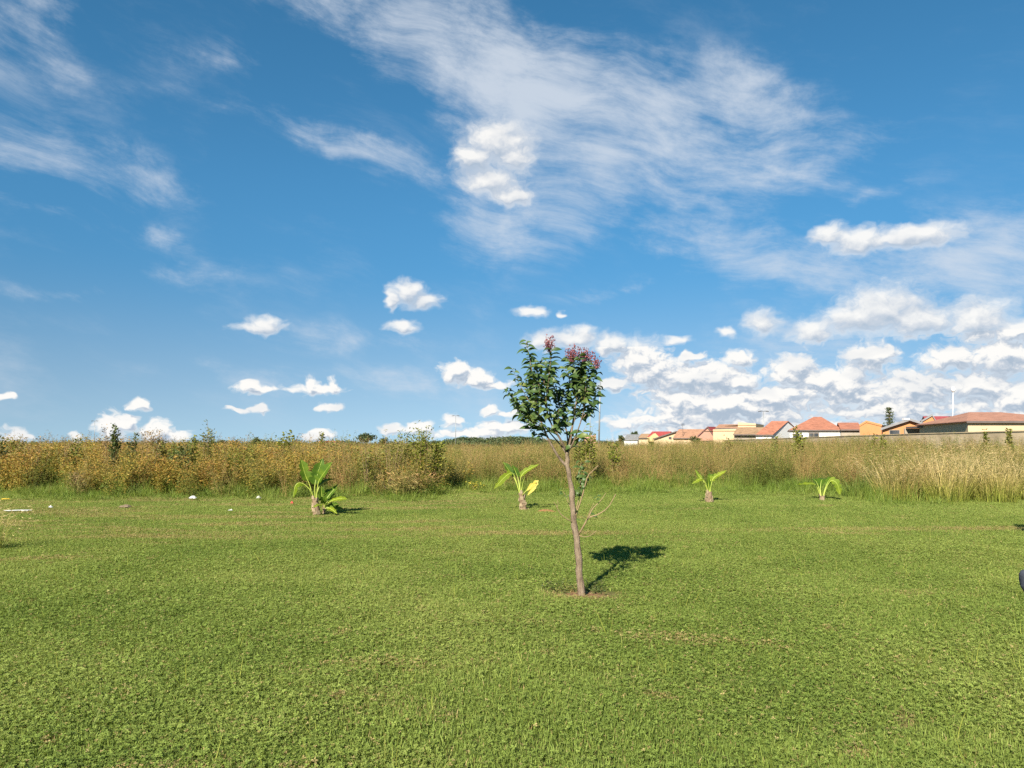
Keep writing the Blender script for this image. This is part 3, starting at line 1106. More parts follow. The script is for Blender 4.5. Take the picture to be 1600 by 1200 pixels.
def make_weeds():
    X, Y = [], []
    for y0, y1, dens in ((20, 33, 6.0), (33, 46, 2.2), (46, 90, 0.55), (90, 200, 0.05)):
        n = int(area(y0, y1) * dens)
        x, y = wedge(n, y0, y1)
        X.append(x)
        Y.append(y)
    x, y = np.concatenate(X), np.concatenate(Y)
    e = edge_at(x, y)
    keep = ((y > e) | ((y > e - 1.6) & (rng.random(len(y)) < 0.10))) & ~((y > 44) & (x > 32.3)) & ~((y > 90) & (x > 28))
    x, y, e = x[keep], y[keep], e[keep]
    px = column(x, y)
    # kinds change along the field
    pa = np.interp(px, [0, 420, 520, 680, 740], [0.74, 0.64, 0.30, 0.15, 0.0])
    pb = np.interp(px, [0, 420, 520, 680, 740, 1250, 1400, 1600], [0.06, 0.12, 0.42, 0.42, 0.54, 0.46, 0.30, 0.25])
    po = np.interp(px, [0, 420, 520, 680, 740, 1250, 1400, 1600], [0.16, 0.18, 0.20, 0.30, 0.28, 0.40, 0.52, 0.5])
    nz = (vnoise(x * 0.22, y * 0.3, 31) - 0.5) * 0.35
    u = np.clip(rng.random(len(x)) * 0.999 + nz * 0.4, 0, 0.999)
    kind = np.where(u < pa, 0, np.where(u < pa + pb, 1, np.where(u < pa + pb + po, 2, 3)))
    depth = y - e
    h = np.interp(px, [0, 200, 450, 560, 690, 760, 1000, 1300, 1600], [1.0, 1.04, 1.0, 0.98, 0.94, 0.95, 0.97, 0.98, 0.98])
    h = h * lerp(0.80, 1.0, sstep(-0.2, 2.2, depth)) * lerp(0.72, 1.10, vnoise(x * 0.55, y * 0.55, 33)) * rng.uniform(0.82, 1.14, len(x)) * np.where(rng.random(len(x)) < 0.06, rng.uniform(1.1, 1.3, len(x)), 1.0)
    h = h * np.where((px > 1300) & (y > 38), 1.12, 1.0)
    wide = np.where(y > 46, 1.9, np.where(y > 33, 1.25, 1.0))
    names = [('amber_weeds', amber_clump, 'amber', 'leafy amber and gold autumn weeds massed on one side of the field'),
             ('brown_seed_weeds', seed_clump, 'seed', 'fine brown seeding weeds filling the middle of the field'),
             ('olive_weeds', olive_clump, 'olive', 'olive green narrow-leaved weeds mixed through the field'),
             ('tall_green_grass', tall_green_clump, 'green_tall', 'long green grass standing among the field weeds')]
    for k, (nm, fn, mt, lab) in enumerate(names):
        q = kind == k
        n = int(q.sum())
        s = rng.uniform(0.9, 1.15, n) * wide[q]
        scatter(nm, [fn() for _ in range(5)], M[mt], on_ground(x[q], y[q]), spin(n, 0.08), np.stack([s, s, h[q] * (1.15 if k == 3 else 1.0)], 1), lab)

    # wispy seed stalks above the mass
    n = 620
    x, y = wedge(n, 21, 48)
    e = edge_at(x, y)
    px = column(x, y)
    keep = (y > e + 0.3) & (rng.random(n) < np.interp(px, [0, 500, 700, 1300, 1600], [1.0, 0.9, 0.5, 0.4, 0.5]))
    x, y = x[keep], y[keep]
    n = len(x)
    h = rng.uniform(0.85, 1.12, n) * np.interp(column(x, y), [0, 500, 800], [1.04, 1.0, 0.93])
    scatter('seed_stalks_haze', [stalk_clump() for _ in range(5)], M['dry_shrub'], on_ground(x, y), spin(n, 0.08), np.stack([np.ones(n), np.ones(n), h], 1), 'thin dry seed stalks sticking up above the field weeds')


def stalk_clump():
    mb = MB()
    for _ in range(4):
        path = stem_path(random.uniform(1.35, 1.8), random.uniform(0.02, 0.25), 0.15)
        mb.tube(path, list(np.linspace(0.005, 0.002, len(path))), 3, False, random.random(), 0.5)
        for b in range(random.randint(3, 6)):
            u = random.uniform(0.72, 1.0)
            p0 = along(path, u)
            p1 = p0 + Vector((random.gauss(0, 0.07), random.gauss(0, 0.07), random.uniform(0.04, 0.16)))
            mb.tube([p0, p1], [0.002, 0.0015], 3, False, random.random(), 0.6)
            for _k in range(4):
                leaf_quad(mb, p1 + Vector((random.gauss(0, 0.012), random.gauss(0, 0.012), random.gauss(0, 0.012))), rdir(-0.5, 0.8), random.uniform(0.02, 0.04), random.uniform(0.012, 0.022), random.random(), 0.8)
    return mb.mesh('stalk_clump')


make_weeds()


# ------------------------------------------------------------------ the young tree
def smooth_path(pts, n):
    """Catmull-Rom through control points"""
    pts = [Vector(p) for p in pts]
    ext = [pts[0] * 2 - pts[1]] + pts + [pts[-1] * 2 - pts[-2]]
    outp = []
    segs = len(pts) - 1
    for k in range(n + 1):
        x = k / n * segs
        i = min(int(x), segs - 1)
        t = x - i
        p0, p1, p2, p3 = ext[i:i + 4]
        outp.append(0.5 * ((2 * p1) + (p2 - p0) * t + (2 * p0 - 5 * p1 + 4 * p2 - p3) * t * t + (3 * p1 - p0 - 3 * p2 + p3) * t ** 3))
    return outp


def curved_leaf(length, width, droop, fold, seed):
    """a pointed leaf along +Y, arched downwards and folded along its rib (24 triangles)"""
    st = random.Random(seed)
    mb = MB()
    n = 6
    prof = [0.10, 0.62, 0.95, 1.0, 0.78, 0.40, 0.0]
    vs = []
    y = z = 0.0
    for k in range(n + 1):
        u = k / n
        w = width / 2 * prof[k]
        dz = fold * w
        vs += [(-w, y, z + dz + st.uniform(-1, 1) * 0.001), (0, y, z), (w, y, z + dz)]
        a = -droop * (u ** 1.3)
        y += math.cos(a) * length / n
        z += math.sin(a) * length / n
    fs = []
    for k in range(n):
        a = 3 * k
        fs += [(a, a + 1, a + 4, a + 3), (a + 1, a + 2, a + 5, a + 4)]
    mb.add(vs, fs, st.random(), 0.5)
    me = mb.mesh('leaf', True)
    me.materials.append(M['tree_leaf'])
    return me


LEAF_ME = [curved_leaf(0.142, 0.057, d, f, i) for i, (d, f) in enumerate([(1.2, 0.35), (1.7, 0.3), (2.3, 0.45), (0.8, 0.25), (1.5, 0.6)])]


def place_leaf(parent, origin, p, d, scale, me=None):
    """hang a leaf at p, pointing along d, upper face to the sky"""
    d = d.normalized()
    up = Vector((-0.15, -0.45, 0.8)) + Vector((random.gauss(0, 0.5), random.gauss(0, 0.5), random.gauss(0, 0.2)))     # leaves turn to the sun
    x = d.cross(up)
    if x.length < 1e-3:
        x = d.orthogonal()
    x.normalize()
    z = x.cross(d)
    ob = link('leaf', me or random.choice(LEAF_ME), None, parent)
    m = Matrix((x, d, z)).transposed().to_4x4()
    ob.matrix_local = Matrix.Translation(p - origin) @ m @ Matrix.Diagonal((scale, scale, scale, 1))
    return ob


TD = TREE_AT.y      # depth of the trunk


def tp(px, py, dy=0.0):
    return P(px, py, TD + dy)


def make_tree():
    global random
    random.seed(21)
    org = Vector((TREE_AT.x, TREE_AT.y, tz(TREE_AT.x, TREE_AT.y)))
    root = thing('young_tree', 'slim young tree with dark glossy leaves and pinkish flower heads on the lawn', 'tree', org)
    # trunk and its leader
    tpts = [tp(909, 934), tp(908, 924), tp(905.5, 884), tp(900.5, 845), tp(897, 807), tp(892.5, 768), tp(889, 738), tp(886, 718), tp(885.5, 706)]
    path = smooth_path(tpts, 40)
    rad = np.interp(np.linspace(0, 1, 41), [0, 0.04, 0.12, 0.4, 0.7, 1], [0.054, 0.044, 0.038, 0.030, 0.0235, 0.019])
    path = [p + Vector((0.006 * math.sin(i * 0.55) + 0.004 * math.sin(i * 1.3), 0.006 * math.cos(i * 0.7), 0)) if i > 2 else p for i, p in enumerate(path)]
    rad = [r * (1 + 0.05 * math.sin(i * 1.3) + 0.04 * math.sin(i * 2.9) + sum(0.22 * math.exp(-((i - c) / 0.9) ** 2) for c in (12.5, 18, 24, 34))) for i, r in enumerate(rad)]
    rad[0] *= 1.35
    rad[1] *= 1.12
    mb = MB()
    mb.tube(path, rad, 14, True, jitter=0.07)
    mb.build('trunk', M['bark'], root, True, org)

    def branch(pix, r0, r1, mat='bark', name='branch', sides=7, n=12):
        pts = [tp(a, b, c) for (a, b, c) in pix]
        pth = smooth_path(pts, n)
        b = MB()
        b.tube(pth, list(np.linspace(r0, r1, len(pth))), sides, True, jitter=0.1)
        b.build(name, M[mat], root, True, org)
        return pth

    # main limbs: (px, py, depth offset)
    limbs = [
        [(887, 730, 0.0), (874, 716, -0.01), (861, 694, -0.04), (849, 668, -0.06), (840, 640, -0.05), (834, 600, -0.03)],
        [(885.5, 708, 0.0), (880, 695, -0.06), (873, 682, -0.10), (862, 664, -0.14), (852, 630, -0.18), (850, 590, -0.2)],
        [(885.5, 708, 0.0), (887, 690, 0.05), (884, 668, 0.10), (876, 640, 0.15), (868, 600, 0.18)],
        [(886, 709, 0.0), (891, 690, -0.02), (894, 668, -0.03), (898, 642, -0.02), (904, 606, 0.0), (908, 580, 0.02)],
        [(886, 709, 0.0), (893, 697, -0.08), (900, 680, -0.12), (910, 650, -0.18), (918, 610, -0.2)],
        [(885.5, 709, 0.0), (888, 694, 0.10), (892, 672, 0.16), (906, 636, 0.22), (922, 600, 0.24)],
        [(885.5, 710, 0.0), (878, 698, 0.08), (866, 684, 0.16), (846, 660, 0.22), (826, 632, 0.22)],
    ]
    lp = [branch(l, 0.0165 if i == 0 else (0.014 if i in (1, 3) else 0.010), 0.0045) for i, l in enumerate(limbs)]
    # lower twigs, some bare
    branch([(897, 812, 0), (905, 790, -0.05), (911, 771, -0.08), (918, 745, -0.1), (926, 736, -0.1), (935, 727, -0.1)], 0.008, 0.003, 'twig')
    low1 = branch([(897, 806, 0), (903, 786, 0.03), (907, 764, 0.04), (906, 740, 0.05), (908, 722, 0.05)], 0.007, 0.002, 'twig')
    branch([(896, 816, 0), (888, 812, -0.05), (876, 803, -0.08), (869, 790, -0.09), (865, 784, -0.1)], 0.006, 0.0022, 'twig')
    branch([(870, 794, -0.09), (872, 788, -0.1), (871, 782, -0.1)], 0.003, 0.0015, 'twig', n=5)
    branch([(896, 803, 0), (890, 790, 0.05), (884, 775, 0.06), (880, 768, 0.07)], 0.005, 0.002, 'twig')
    branch([(904, 836, 0), (912, 822, -0.08), (920, 809, -0.1), (934, 804, -0.12), (950, 793, -0.14), (962, 772, -0.15)], 0.010, 0.0035, 'twig')
    branch([(919, 810, -0.1), (926, 795, -0.05), (937, 784, -0.03), (947, 770, 0.0)], 0.006, 0.002, 'twig')
    branch([(915, 818, -0.09), (921, 800, -0.15), (928, 786, -0.18)], 0.004, 0.002, 'twig')
    branch([(904, 836, 0), (912, 839, -0.1), (922, 837, -0.14), (932, 829, -0.16)], 0.005, 0.002, 'twig')
    low2 = branch([(911, 771, -0.08), (914, 752, -0.04), (912, 735, 0)], 0.004, 0.002, 'twig')

    # leafy shoots: tip (px, py, depth), limb they spring from and where, leaves per shoot
    shoots = [
        ((822, 532, -0.02), 0, 0.80, 26), ((800, 575, -0.10), 0, 0.72, 16), ((790, 606, 0.05), 0, 0.62, 16), ((797, 622, -0.20), 0, 0.52, 14), ((803, 634, 0.16), 6, 0.75, 13),
        ((862, 545, -0.12), 1, 0.80, 22), ((846, 560, 0.12), 2, 0.75, 20), ((836, 566, -0.25), 1, 0.75, 18), ((822, 590, 0.22), 6, 0.8, 15), ((812, 650, -0.05), 0, 0.42, 9),
        ((828, 560, 0.1), 0, 0.75, 18), ((858, 590, -0.3), 1, 0.6, 14), ((868, 610, 0.02), 2, 0.55, 13), ((824, 652, -0.22), 1, 0.42, 9),
        ((890, 556, 0.0), 3, 0.80, 18), ((905, 557, -0.12), 3, 0.85, 18), ((922, 562, 0.06), 4, 0.80, 20), ((934, 582, 0.05), 5, 0.80, 15), ((882, 574, -0.2), 3, 0.7, 13),
        ((934, 602, -0.16), 4, 0.70, 14), ((930, 628, 0.1), 5, 0.62, 11), ((918, 590, -0.3), 4, 0.8, 14), ((910, 600, 0.28), 5, 0.8, 14), ((884, 604, 0.2), 2, 0.6, 12),
        ((896, 630, -0.2), 3, 0.5, 10), ((872, 640, -0.25), 1, 0.45, 11), ((856, 640, 0.2), 2, 0.45, 11), ((842, 600, -0.3), 1, 0.6, 13), ((902, 590, -0.05), 3, 0.75, 14),
        ((916, 664, -0.12), 4, 0.4, 3), ((908, 688, -0.06), 4, 0.2, 2), ((903, 676, 0.1), 5, 0.35, 3),
    ]
    spots = []
    for (tip, li, u, nl) in shoots:
        a = along(lp[li], u)
        b = tp(*tip)
        mid = a.lerp(b, 0.5) + Vector((random.gauss(0, 0.02), random.gauss(0, 0.02), -0.02))
        pth = smooth_path([a, mid, b], 8)
        tw = MB()
        tw.tube(pth, list(np.linspace(0.0045, 0.0014, len(pth))), 5, True)
        tw.build('shoot', M['twig'], root, True, org)
        ph = random.uniform(0, 6.28)
        nl = int(nl * 1.75)
        for k in range(nl):
            u2 = 0.26 + 0.74 * (k // 2 * 2) / max(nl - 1, 1)
            p = along(pth, min(u2, 1.0))
            an = ph + (k // 2) * 1.57 + (k % 2) * math.pi + random.gauss(0, 0.25)
            rise = 0.55 * u2 - 0.15 + random.gauss(0, 0.2)
            d = Vector((math.cos(an), math.sin(an), rise))
            spots.append((p, d, random.uniform(0.55, 1.12) * (1.0 if u2 < 0.9 else 0.75)))
    for pth, nl in ((low1, 34), (low2, 18)):
        for k in range(nl):
            p = along(pth, 0.35 + 0.65 * random.random())
            spots.append((p + Vector((random.gauss(0, .02), random.gauss(0, .02), random.gauss(0, .02))), rdir(-0.6, 0.5), random.uniform(0.4, 0.7)))
    for (px, py) in ((879, 768), (882, 772), (900, 800), (908, 812), (928, 806), (934, 776)):
        for _ in range(3):
            spots.append((tp(px + random.gauss(0, 2), py + random.gauss(0, 3), random.uniform(-0.08, 0.08)), rdir(), random.uniform(0.3, 0.5)))
    # nearest to the lens first: these stay single leaves, what lies behind them is massed
    spots.sort(key=lambda s: s[0].y)
    for (p, d, s) in spots[:300]:
        place_leaf(root, org, p, d, s)
    mb = MB()
    for (p, d, s) in spots[300:]:
        me = random.choice(LEAF_ME)
        d = d.normalized()
        x = d.cross(Vector((-0.25 + random.gauss(0, 0.4), -0.6 + random.gauss(0, 0.4), 0.75))).normalized()
        m = Matrix((x, d, x.cross(d))).transposed()
        vs = [tuple(p + m @ (v.co * s)) for v in me.vertices]
        mb.add(vs, [tuple(f.vertices) for f in me.polygons], random.random(), 0.5)
    if mb.n:
        tag(mb.build('inner_leaves', M['tree_leaf'], root, True, org), kind='stuff')
    # flower heads
    for (cx, cy, rx, ry, dy, n) in ((858, 536, 9, 13, -0.1, 150), (895, 552, 11, 14, -0.02, 190), (914, 556, 15, 13, 0.05, 240), (932, 566, 8, 10, 0.0, 110)):
        mb = MB()
        foot = tp(cx, cy + ry + 4, dy)
        for k in range(n):
            q = Vector((random.gauss(0, 0.45), random.gauss(0, 0.45), random.gauss(0, 0.45)))
            if q.length > 1.15:
                q *= 1.1 / q.length
            p = tp(cx + q.x * rx, cy - q.z * ry, dy + q.y * rx * 0.0065)
            if k % 3 == 0:
                mb.tube([foot.lerp(p, 0.25), foot.lerp(p, 0.7) + Vector((0, 0, 0.004)), p], [0.0015, 0.001, 0.0008], 3, False, 0.2)
            r = random.uniform(0.004, 0.0082)
            mb.add([tuple(p + Vector(o) * r) for o in ((1, 0, 0), (0, 1, 0), (-1, 0, 0), (0, -1, 0), (0, 0, 1.2), (0, 0, -1.2))],
                   [(0, 1, 4), (1, 2, 4), (2, 3, 4), (3, 0, 4), (1, 0, 5), (2, 1, 5), (3, 2, 5), (0, 3, 5)])
        mb.build('flower_head', M['bloom'], root, False, org)
    return root


tree = make_tree()
# a second tree of the same planting stands just outside the right edge; its shadow reaches into view
tree2 = copy_tree(tree)
tree2['label'] = 'second young tree whose shadow falls on the lawn at the right edge'
tree2.location = (8.1, 10.7, tz(8.1, 10.7))
tree2.rotation_euler = (0, 0, 2.2)
tree2.scale = (1.15, 1.15, 1.08)
for o_ in (tree, tree2):
    o_['group'] = 'young trees planted on the lawn'


# weeds in the bare ring at its foot
def make_ring_weeds():
    mb = MB()
    for _ in range(420):
        px = random.choice([random.uniform(848, 898), random.uniform(915, 945)])
        c = G(px, random.uniform(914, 930))
        p = Vector((c.x, c.y, tz(c.x, c.y) + random.uniform(0.0, 0.07)))
        leaf_quad(mb, p, rdir(-0.1, 0.8), random.uniform(0.02, 0.05), random.uniform(0.008, 0.02), random.random(), 0.3)
    tag(mb.build('ring_weeds', M['dark_shrub']), 'low dark weeds round the foot of the young tree', kind='stuff')


make_ring_weeds()


# ------------------------------------------------------------------ banana plants
def paddle(mid, width, up=Vector((0, 0, 1)), fold=0.25, rag=0.12, start=0.0, n=22, seed=0, twist=0.0):
    """a broad banana blade along a curved rib; mid is the rib, width the widest place"""
    st = random.Random(seed)
    pth = smooth_path(mid, n)
    vs, fs = [], []
    th = 0.0025
    k0 = int(start * n)
    rows = []
    for k in range(k0, n + 1):
        u = (k - k0) / (n - k0)
        t = (pth[min(k + 1, n)] - pth[max(k - 1, 0)]).normalized()
        s = t.cross(up)
        if s.length < 1e-3:
            s = t.orthogonal()
        s.normalize()
        nr = s.cross(t)
        a = twist
        s, nr = s * math.cos(a) + nr * math.sin(a), nr * math.cos(a) - s * math.sin(a)
        w = width / 2 * min(1.0, (u / 0.16) ** 0.6 if u < 0.16 else 1.0) * (1.0 if u < 0.55 else max(0.0, 1 - ((u - 0.55) / 0.45) ** 2.2))
        wl = w * (1 + rag * st.uniform(-1, 0.4)) * (0.55 if st.random() < rag * 0.7 else 1.0)
        wr = w * (1 + rag * st.uniform(-1, 0.4)) * (0.55 if st.random() < rag * 0.7 else 1.0)
        p = pth[k]
        rows.append((p - s * wl + nr * (wl * fold) + Vector((0, 0, st.uniform(-1, 1) * rag * 0.04)),
                     p - s * wl * 0.5 + nr * (wl * fold * 0.62), p,
                     p + s * wr * 0.5 + nr * (wr * fold * 0.62),
                     p + s * wr + nr * (wr * fold) + Vector((0, 0, st.uniform(-1, 1) * rag * 0.04)), nr))
    m = len(rows)
    for r in rows:
        vs += [tuple(q) for q in r[:5]]
    rn = np.repeat([st.random() for _ in rows], 5) * 0.7 + np.array([st.random() for _ in range(5 * m)]) * 0.3
    for k in range(m - 1):
        for j in range(4):
            a = k * 5 + j
            fs.append((a, a + 1, a + 6, a + 5))
    return pth, vs, fs, rn


def banana_leaf(root, org, pts, width, mat, fold=0.25, start=0.35, rag=0.22, up=Vector((0, 0, 1)), twist=0.0, rib=0.012):
    seed = random.randrange(10000)
    pth, vs, fs, rn = paddle(pts, width * 0.82, up, fold, rag, start, 26, seed, twist)
    mb = MB()
    mb.add(vs, fs, rn, 0.5)
    lf = mb.build('leaf', M[mat], root, True, org)
    rb = MB()
    rb.tube([p + Vector((0, 0, -0.002)) for p in pth], list(np.linspace(rib, rib * 0.18, len(pth))), 6, True)
    rb.build('midrib', M['banana_rib'], lf, True, org)
    return lf


def banana_stem(root, org, foot, top, r0, r1, scales=9, name='stem'):
    mb = MB()
    pth = smooth_path([foot + Vector((0, 0, -0.03)), foot.lerp(top, 0.5), top], 10)
    rad = [lerp(r0, r1, k / 10) * (1 + 0.10 * math.sin(k * 2.1) + random.uniform(-0.05, 0.05)) for k in range(11)]
    mb.tube(pth, rad, 12, True, jitter=0.15)
    st = mb.build(name, M['banana_stem'], root, True, org)
    for k in range(scales):                              # cut and dried sheath ends
        u = (k + 0.5) / scales
        c = along(pth, u)
        a = random.uniform(math.pi, 2 * math.pi) if k % 3 else random.uniform(0, 2 * math.pi)
        d = Vector((math.cos(a), math.sin(a), 0))
        r = lerp(r0, r1, u)
        s = Vector((-d.y, d.x, 0)) * r * 0.65
        b = c + d * r * 0.92
        h = random.uniform(0.04, 0.085)
        q = MB()
        q.add([tuple(b - s), tuple(b + s), tuple(b + s * 0.7 + Vector((0, 0, h)) + d * 0.012), tuple(b - s * 0.7 + Vector((0, 0, h)) + d * 0.012),
               tuple(b - s * 1.02 + d * 0.012), tuple(b + s * 1.02 + d * 0.012), tuple(b + s * 0.6 + Vector((0, 0, h * 1.1)) + d * 0.026), tuple(b - s * 0.6 + Vector((0, 0, h * 1.1)) + d * 0.026)],
              [(0, 1, 2, 3), (4, 7, 6, 5), (3, 2, 6, 7), (0, 4, 5, 1), (0, 3, 7, 4), (1, 5, 6, 2)])
        q.build('sheath', M['banana_sheath'], st, False, org)
    return st


def banana(base_px, label):
    g = G(*base_px)
    org = Vector((g.x, g.y, tz(g.x, g.y)))
    root = thing('banana_plant', label, 'banana plant', org, 'banana plants set out along the edge of the lawn')
    return root, org, g.y


def bananas():
    random.seed(5)
    V = Vector
    face = V((0, -1, 0.25))
    # largest, with young shoots beside it
    root, org, d = banana((495, 806), 'largest banana plant, many broad leaves and young shoots beside its stem')
    q = lambda x, y, o=0.0: P(x, y, d + o)
    banana_stem(root, org, q(495, 806), q(492, 778), 0.085, 0.055, 9)
    banana_leaf(root, org, [q(491, 784), q(484, 758), q(478, 744), q(470, 718)], 0.30, 'banana', 0.5, 0.5, up=V((0.6, -1, 0.1)))
    banana_leaf(root, org, [q(493, 784), q(492, 760), q(495, 745, 0.05), q(504, 716, 0.15)], 0.36, 'banana', 0.35, 0.42, up=V((0.3, -1, 0.2)))
    banana_leaf(root, org, [q(494, 784), q(497, 756), q(504, 742, -0.05), q(519, 722, -0.1)], 0.34, 'banana', 0.45, 0.42, up=V((-0.4, -1, 0.5)))
    banana_leaf(root, org, [q(492, 782), q(485, 766, -0.1), q(472, 755, -0.18), q(462, 758, -0.24), q(458, 778, -0.26)], 0.30, 'banana_bright', -0.55, 0.40, rib=0.016)
    banana_leaf(root, org, [q(493, 780), q(499, 760, 0.1), q(508, 752, 0.2), q(524, 748, 0.35)], 0.24, 'banana', 0.3, 0.4)
    banana_leaf(root, org, [q(494, 786), q(500, 790, -0.12), q(497, 789, -0.2), q(489, 793, -0.3)], 0.14, 'banana_bright', 0.2, 0.2, up=V((0, -0.6, 1)))
    s2 = q(507, 802, 0.1)
    banana_stem(root, org, V((s2.x, s2.y, org.z)), q(506, 782, 0.1), 0.035, 0.024, 4, 'side_shoot')
    banana_leaf(root, org, [q(506, 786, .1), q(503, 774, .1), q(502, 760, .08)], 0.16, 'banana', 0.5, 0.25, up=V((0.5, -1, 0)))
    banana_leaf(root, org, [q(506, 786, .1), q(514, 774, .15), q(528, 757, .2)], 0.15, 'banana', 0.5, 0.3, up=V((0, -1, .3)))
    banana_leaf(root, org, [q(507, 790, .1), q(517, 783, 0), q(530, 779, -.08), q(543, 780, -.1)], 0.17, 'banana_bright', 0.15, 0.3, up=V((0, -0.7, 1)))
    banana_leaf(root, org, [q(507, 792, .1), q(512, 783, .2), q(526, 776, .35)], 0.16, 'banana', 0.3, 0.3)
    for (ax, ay, ao, w_) in ((498, 768, .35, .2), (516, 764, .45, .2), (523, 770, .3, .17), (531, 788, .25, .17), (511, 778, -.05, .15), (520, 792, .1, .15), (536, 794, .3, .14), (500, 776, -.1, .12)):
        banana_leaf(root, org, [q(507, 795, .1), q(lerp(507, ax, .45), lerp(795, ay, .7), lerp(.1, ao, .5)), q(ax, ay, ao)], w_, 'banana', 0.4, 0.25, up=V((0, -0.8, 0.6)))
    banana_leaf(root, org, [q(508, 798, .1), q(514, 794, 0), q(520, 797, -.1), q(527, 803, -.14)], 0.13, 'banana_bright', 0.1, 0.25, up=V((0, -0.7, 1)))
    # the one with a yellowed leaf
    root, org, d = banana((819, 799), 'banana plant with one yellowed drooping leaf on a rough reddish stem')
    q = lambda x, y, o=0.0: P(x, y, d + o)
    banana_stem(root, org, q(819, 799), q(814, 770), 0.085, 0.055, 12)
    banana_leaf(root, org, [q(813, 774), q(806, 750), q(800, 739, -.05), q(788, 746, -.15), q(772, 764, -.22)], 0.20, 'banana_bright', 0.1, 0.52, up=V((0.5, -1, 0.6)))
    banana_leaf(root, org, [q(813, 774), q(806, 752), q(799, 740, .05), q(786, 722, .1)], 0.19, 'banana', 0.5, 0.55, up=V((0.5, -1, 0)))
    banana_leaf(root, org, [q(813, 772), q(813, 750), q(820, 737), q(843, 725)], 0.16, 'banana_bright', 0.35, 0.45, up=V((0, -0.8, 0.7)))
    banana_leaf(root, org, [q(813, 772), q(810, 750, .1), q(806, 738, .2), q(801, 727, .45)], 0.20, 'banana', 0.3, 0.45)
    banana_leaf(root, org, [q(814, 772), q(817, 754), q(821, 742)], 0.07, 'banana', 0.7, 0.3)
    banana_leaf(root, org, [q(815, 776), q(821, 768, -.1), q(838, 753, -.1), q(834, 762, -.12), q(824, 774, -.14)], 0.14, 'banana_yellow', 0.25, 0.3, rag=0.2, up=V((0, -1, 0.4)))
    # a squat one with few leaves
    root, org, d = banana((1107, 788), 'small banana plant with a thick pale stem, two leaves spread like arms')
    q = lambda x, y, o=0.0: P(x, y, d + o)
    banana_stem(root, org, q(1107, 788), q(1109, 768), 0.11, 0.055, 10)
    banana_leaf(root, org, [q(1109, 772), q(1112, 754), q(1117, 745), q(1136, 735)], 0.16, 'banana_bright', 0.3, 0.42, up=V((0, -0.8, .7)))
    banana_leaf(root, org, [q(1108, 772), q(1100, 753), q(1093, 745, .05), q(1086, 734, .1)], 0.13, 'banana_bright', 0.4, 0.5, up=V((0.4, -1, 0)))
    banana_leaf(root, org, [q(1108, 772), q(1101, 752, -.1), q(1094, 748, -.2), q(1081, 756, -.28)], 0.15, 'banana_bright', -0.4, 0.48, up=V((0.2, -0.5, 1)))
    banana_leaf(root, org, [q(1109, 770), q(1107, 757), q(1106, 744, -.05)], 0.15, 'banana', 0.4, 0.2, up=V((0.2, -1, 0)))
    banana_leaf(root, org, [q(1109, 770), q(1110, 756, .1), q(1111, 743, .25), q(1112, 741, .5)], 0.2, 'banana', 0.3, 0.3)
    # farthest one, stemless
    root, org, d = banana((1284, 784), 'low banana plant without a stem, leaves arching over like an umbrella')
    q = lambda x, y, o=0.0: P(x, y, d + o)
    banana_stem(root, org, q(1284, 784), q(1284, 775), 0.07, 0.045, 6)
    banana_leaf(root, org, [q(1284, 782), q(1277, 762), q(1270, 756, -.05), q(1244, 757, -.15)], 0.19, 'banana_bright', 0.1, 0.45, up=V((0, -0.45, 1)))
    banana_leaf(root, org, [q(1285, 782), q(1291, 762), q(1299, 751, -.05), q(1308, 756, -.12), q(1313, 774, -.15)], 0.26, 'banana_bright', 0.1, 0.45, up=V((-.4, -1, 0.5)))
    banana_leaf(root, org, [q(1284, 782), q(1282, 764, .1), q(1284, 750, .2), q(1290, 748, .6)], 0.28, 'banana', 0.25, 0.4)
    banana_leaf(root, org, [q(1284, 782), q(1280, 764, .05), q(1274, 751, .15), q(1264, 748, .4)], 0.24, 'banana', 0.25, 0.45)
    banana_leaf(root, org, [q(1285, 782), q(1289, 764), q(1296, 750, .1), q(1306, 746, .3)], 0.22, 'banana', 0.25, 0.45, up=V((0, -0.5, 1)))


bananas()


# ------------------------------------------------------------------ straw tussocks at the right
def tussocks():
    random.seed(9)
    spec = [(1398, 784, 1.10, 'straw tussock nearest the low banana plant, thin stalks leaning left'),
            (1442, 780, 1.10, 'dry fountain of straw grass, second tussock from the low banana plant'),
            (1478, 786, 1.20, 'broad green-footed straw tussock at the lawn edge, third from the low banana plant'),
            (1520, 783, 1.18, 'tall pale straw tussock, fourth from the low banana plant'),
            (1556, 786, 1.15, 'bushy straw tussock, second from the right edge of the photograph'),
            (1594, 782, 1.20, 'straw tussock cut by the right edge of the photograph'),
            (1420, 765, 1.05, 'straw tussock set back behind the first two at the lawn edge'),
            (1500, 768, 1.15, 'straw tussock set back in the middle of the straw stand'),
            (1545, 764, 1.15, 'straw tussock set back towards the right edge'),
            (1580, 768, 1.2, 'pale straw tussock set back at the right edge'),
            (1372, 772, 0.9, 'thin small straw tussock at the left end of the straw stand')]
    meshes = [straw_mesh(360, 0.8, 1.5, 0.36, (0.005, 0.010), 1.3) for _ in range(4)]
    for i, (px, py, s, lab) in enumerate(spec):
        g = G(px, py)
        me = meshes[i % 4]
        ob = link('straw_tussock', me, M['straw'])
        ob.location = (g.x, g.y, tz(g.x, g.y))
        ob.rotation_euler = (0, 0, random.uniform(0, 6.28))
        ob.scale = (s * 1.25, s * 1.25, s * 0.95)
        tag(ob, lab, 'grass tussock', 'straw tussocks on the right')
    # one stands at the left edge, half out of view
    g = G(-22, 862)
    ob = link('straw_tussock', straw_mesh(260, 0.45, 0.8, 0.22, (0.004, 0.007), 1.6), M['straw'])
    ob.location = (g.x, g.y, tz(g.x, g.y))
    tag(ob, 'lone wispy dry tussock on the lawn cut by the left edge', 'grass tussock')


tussocks()


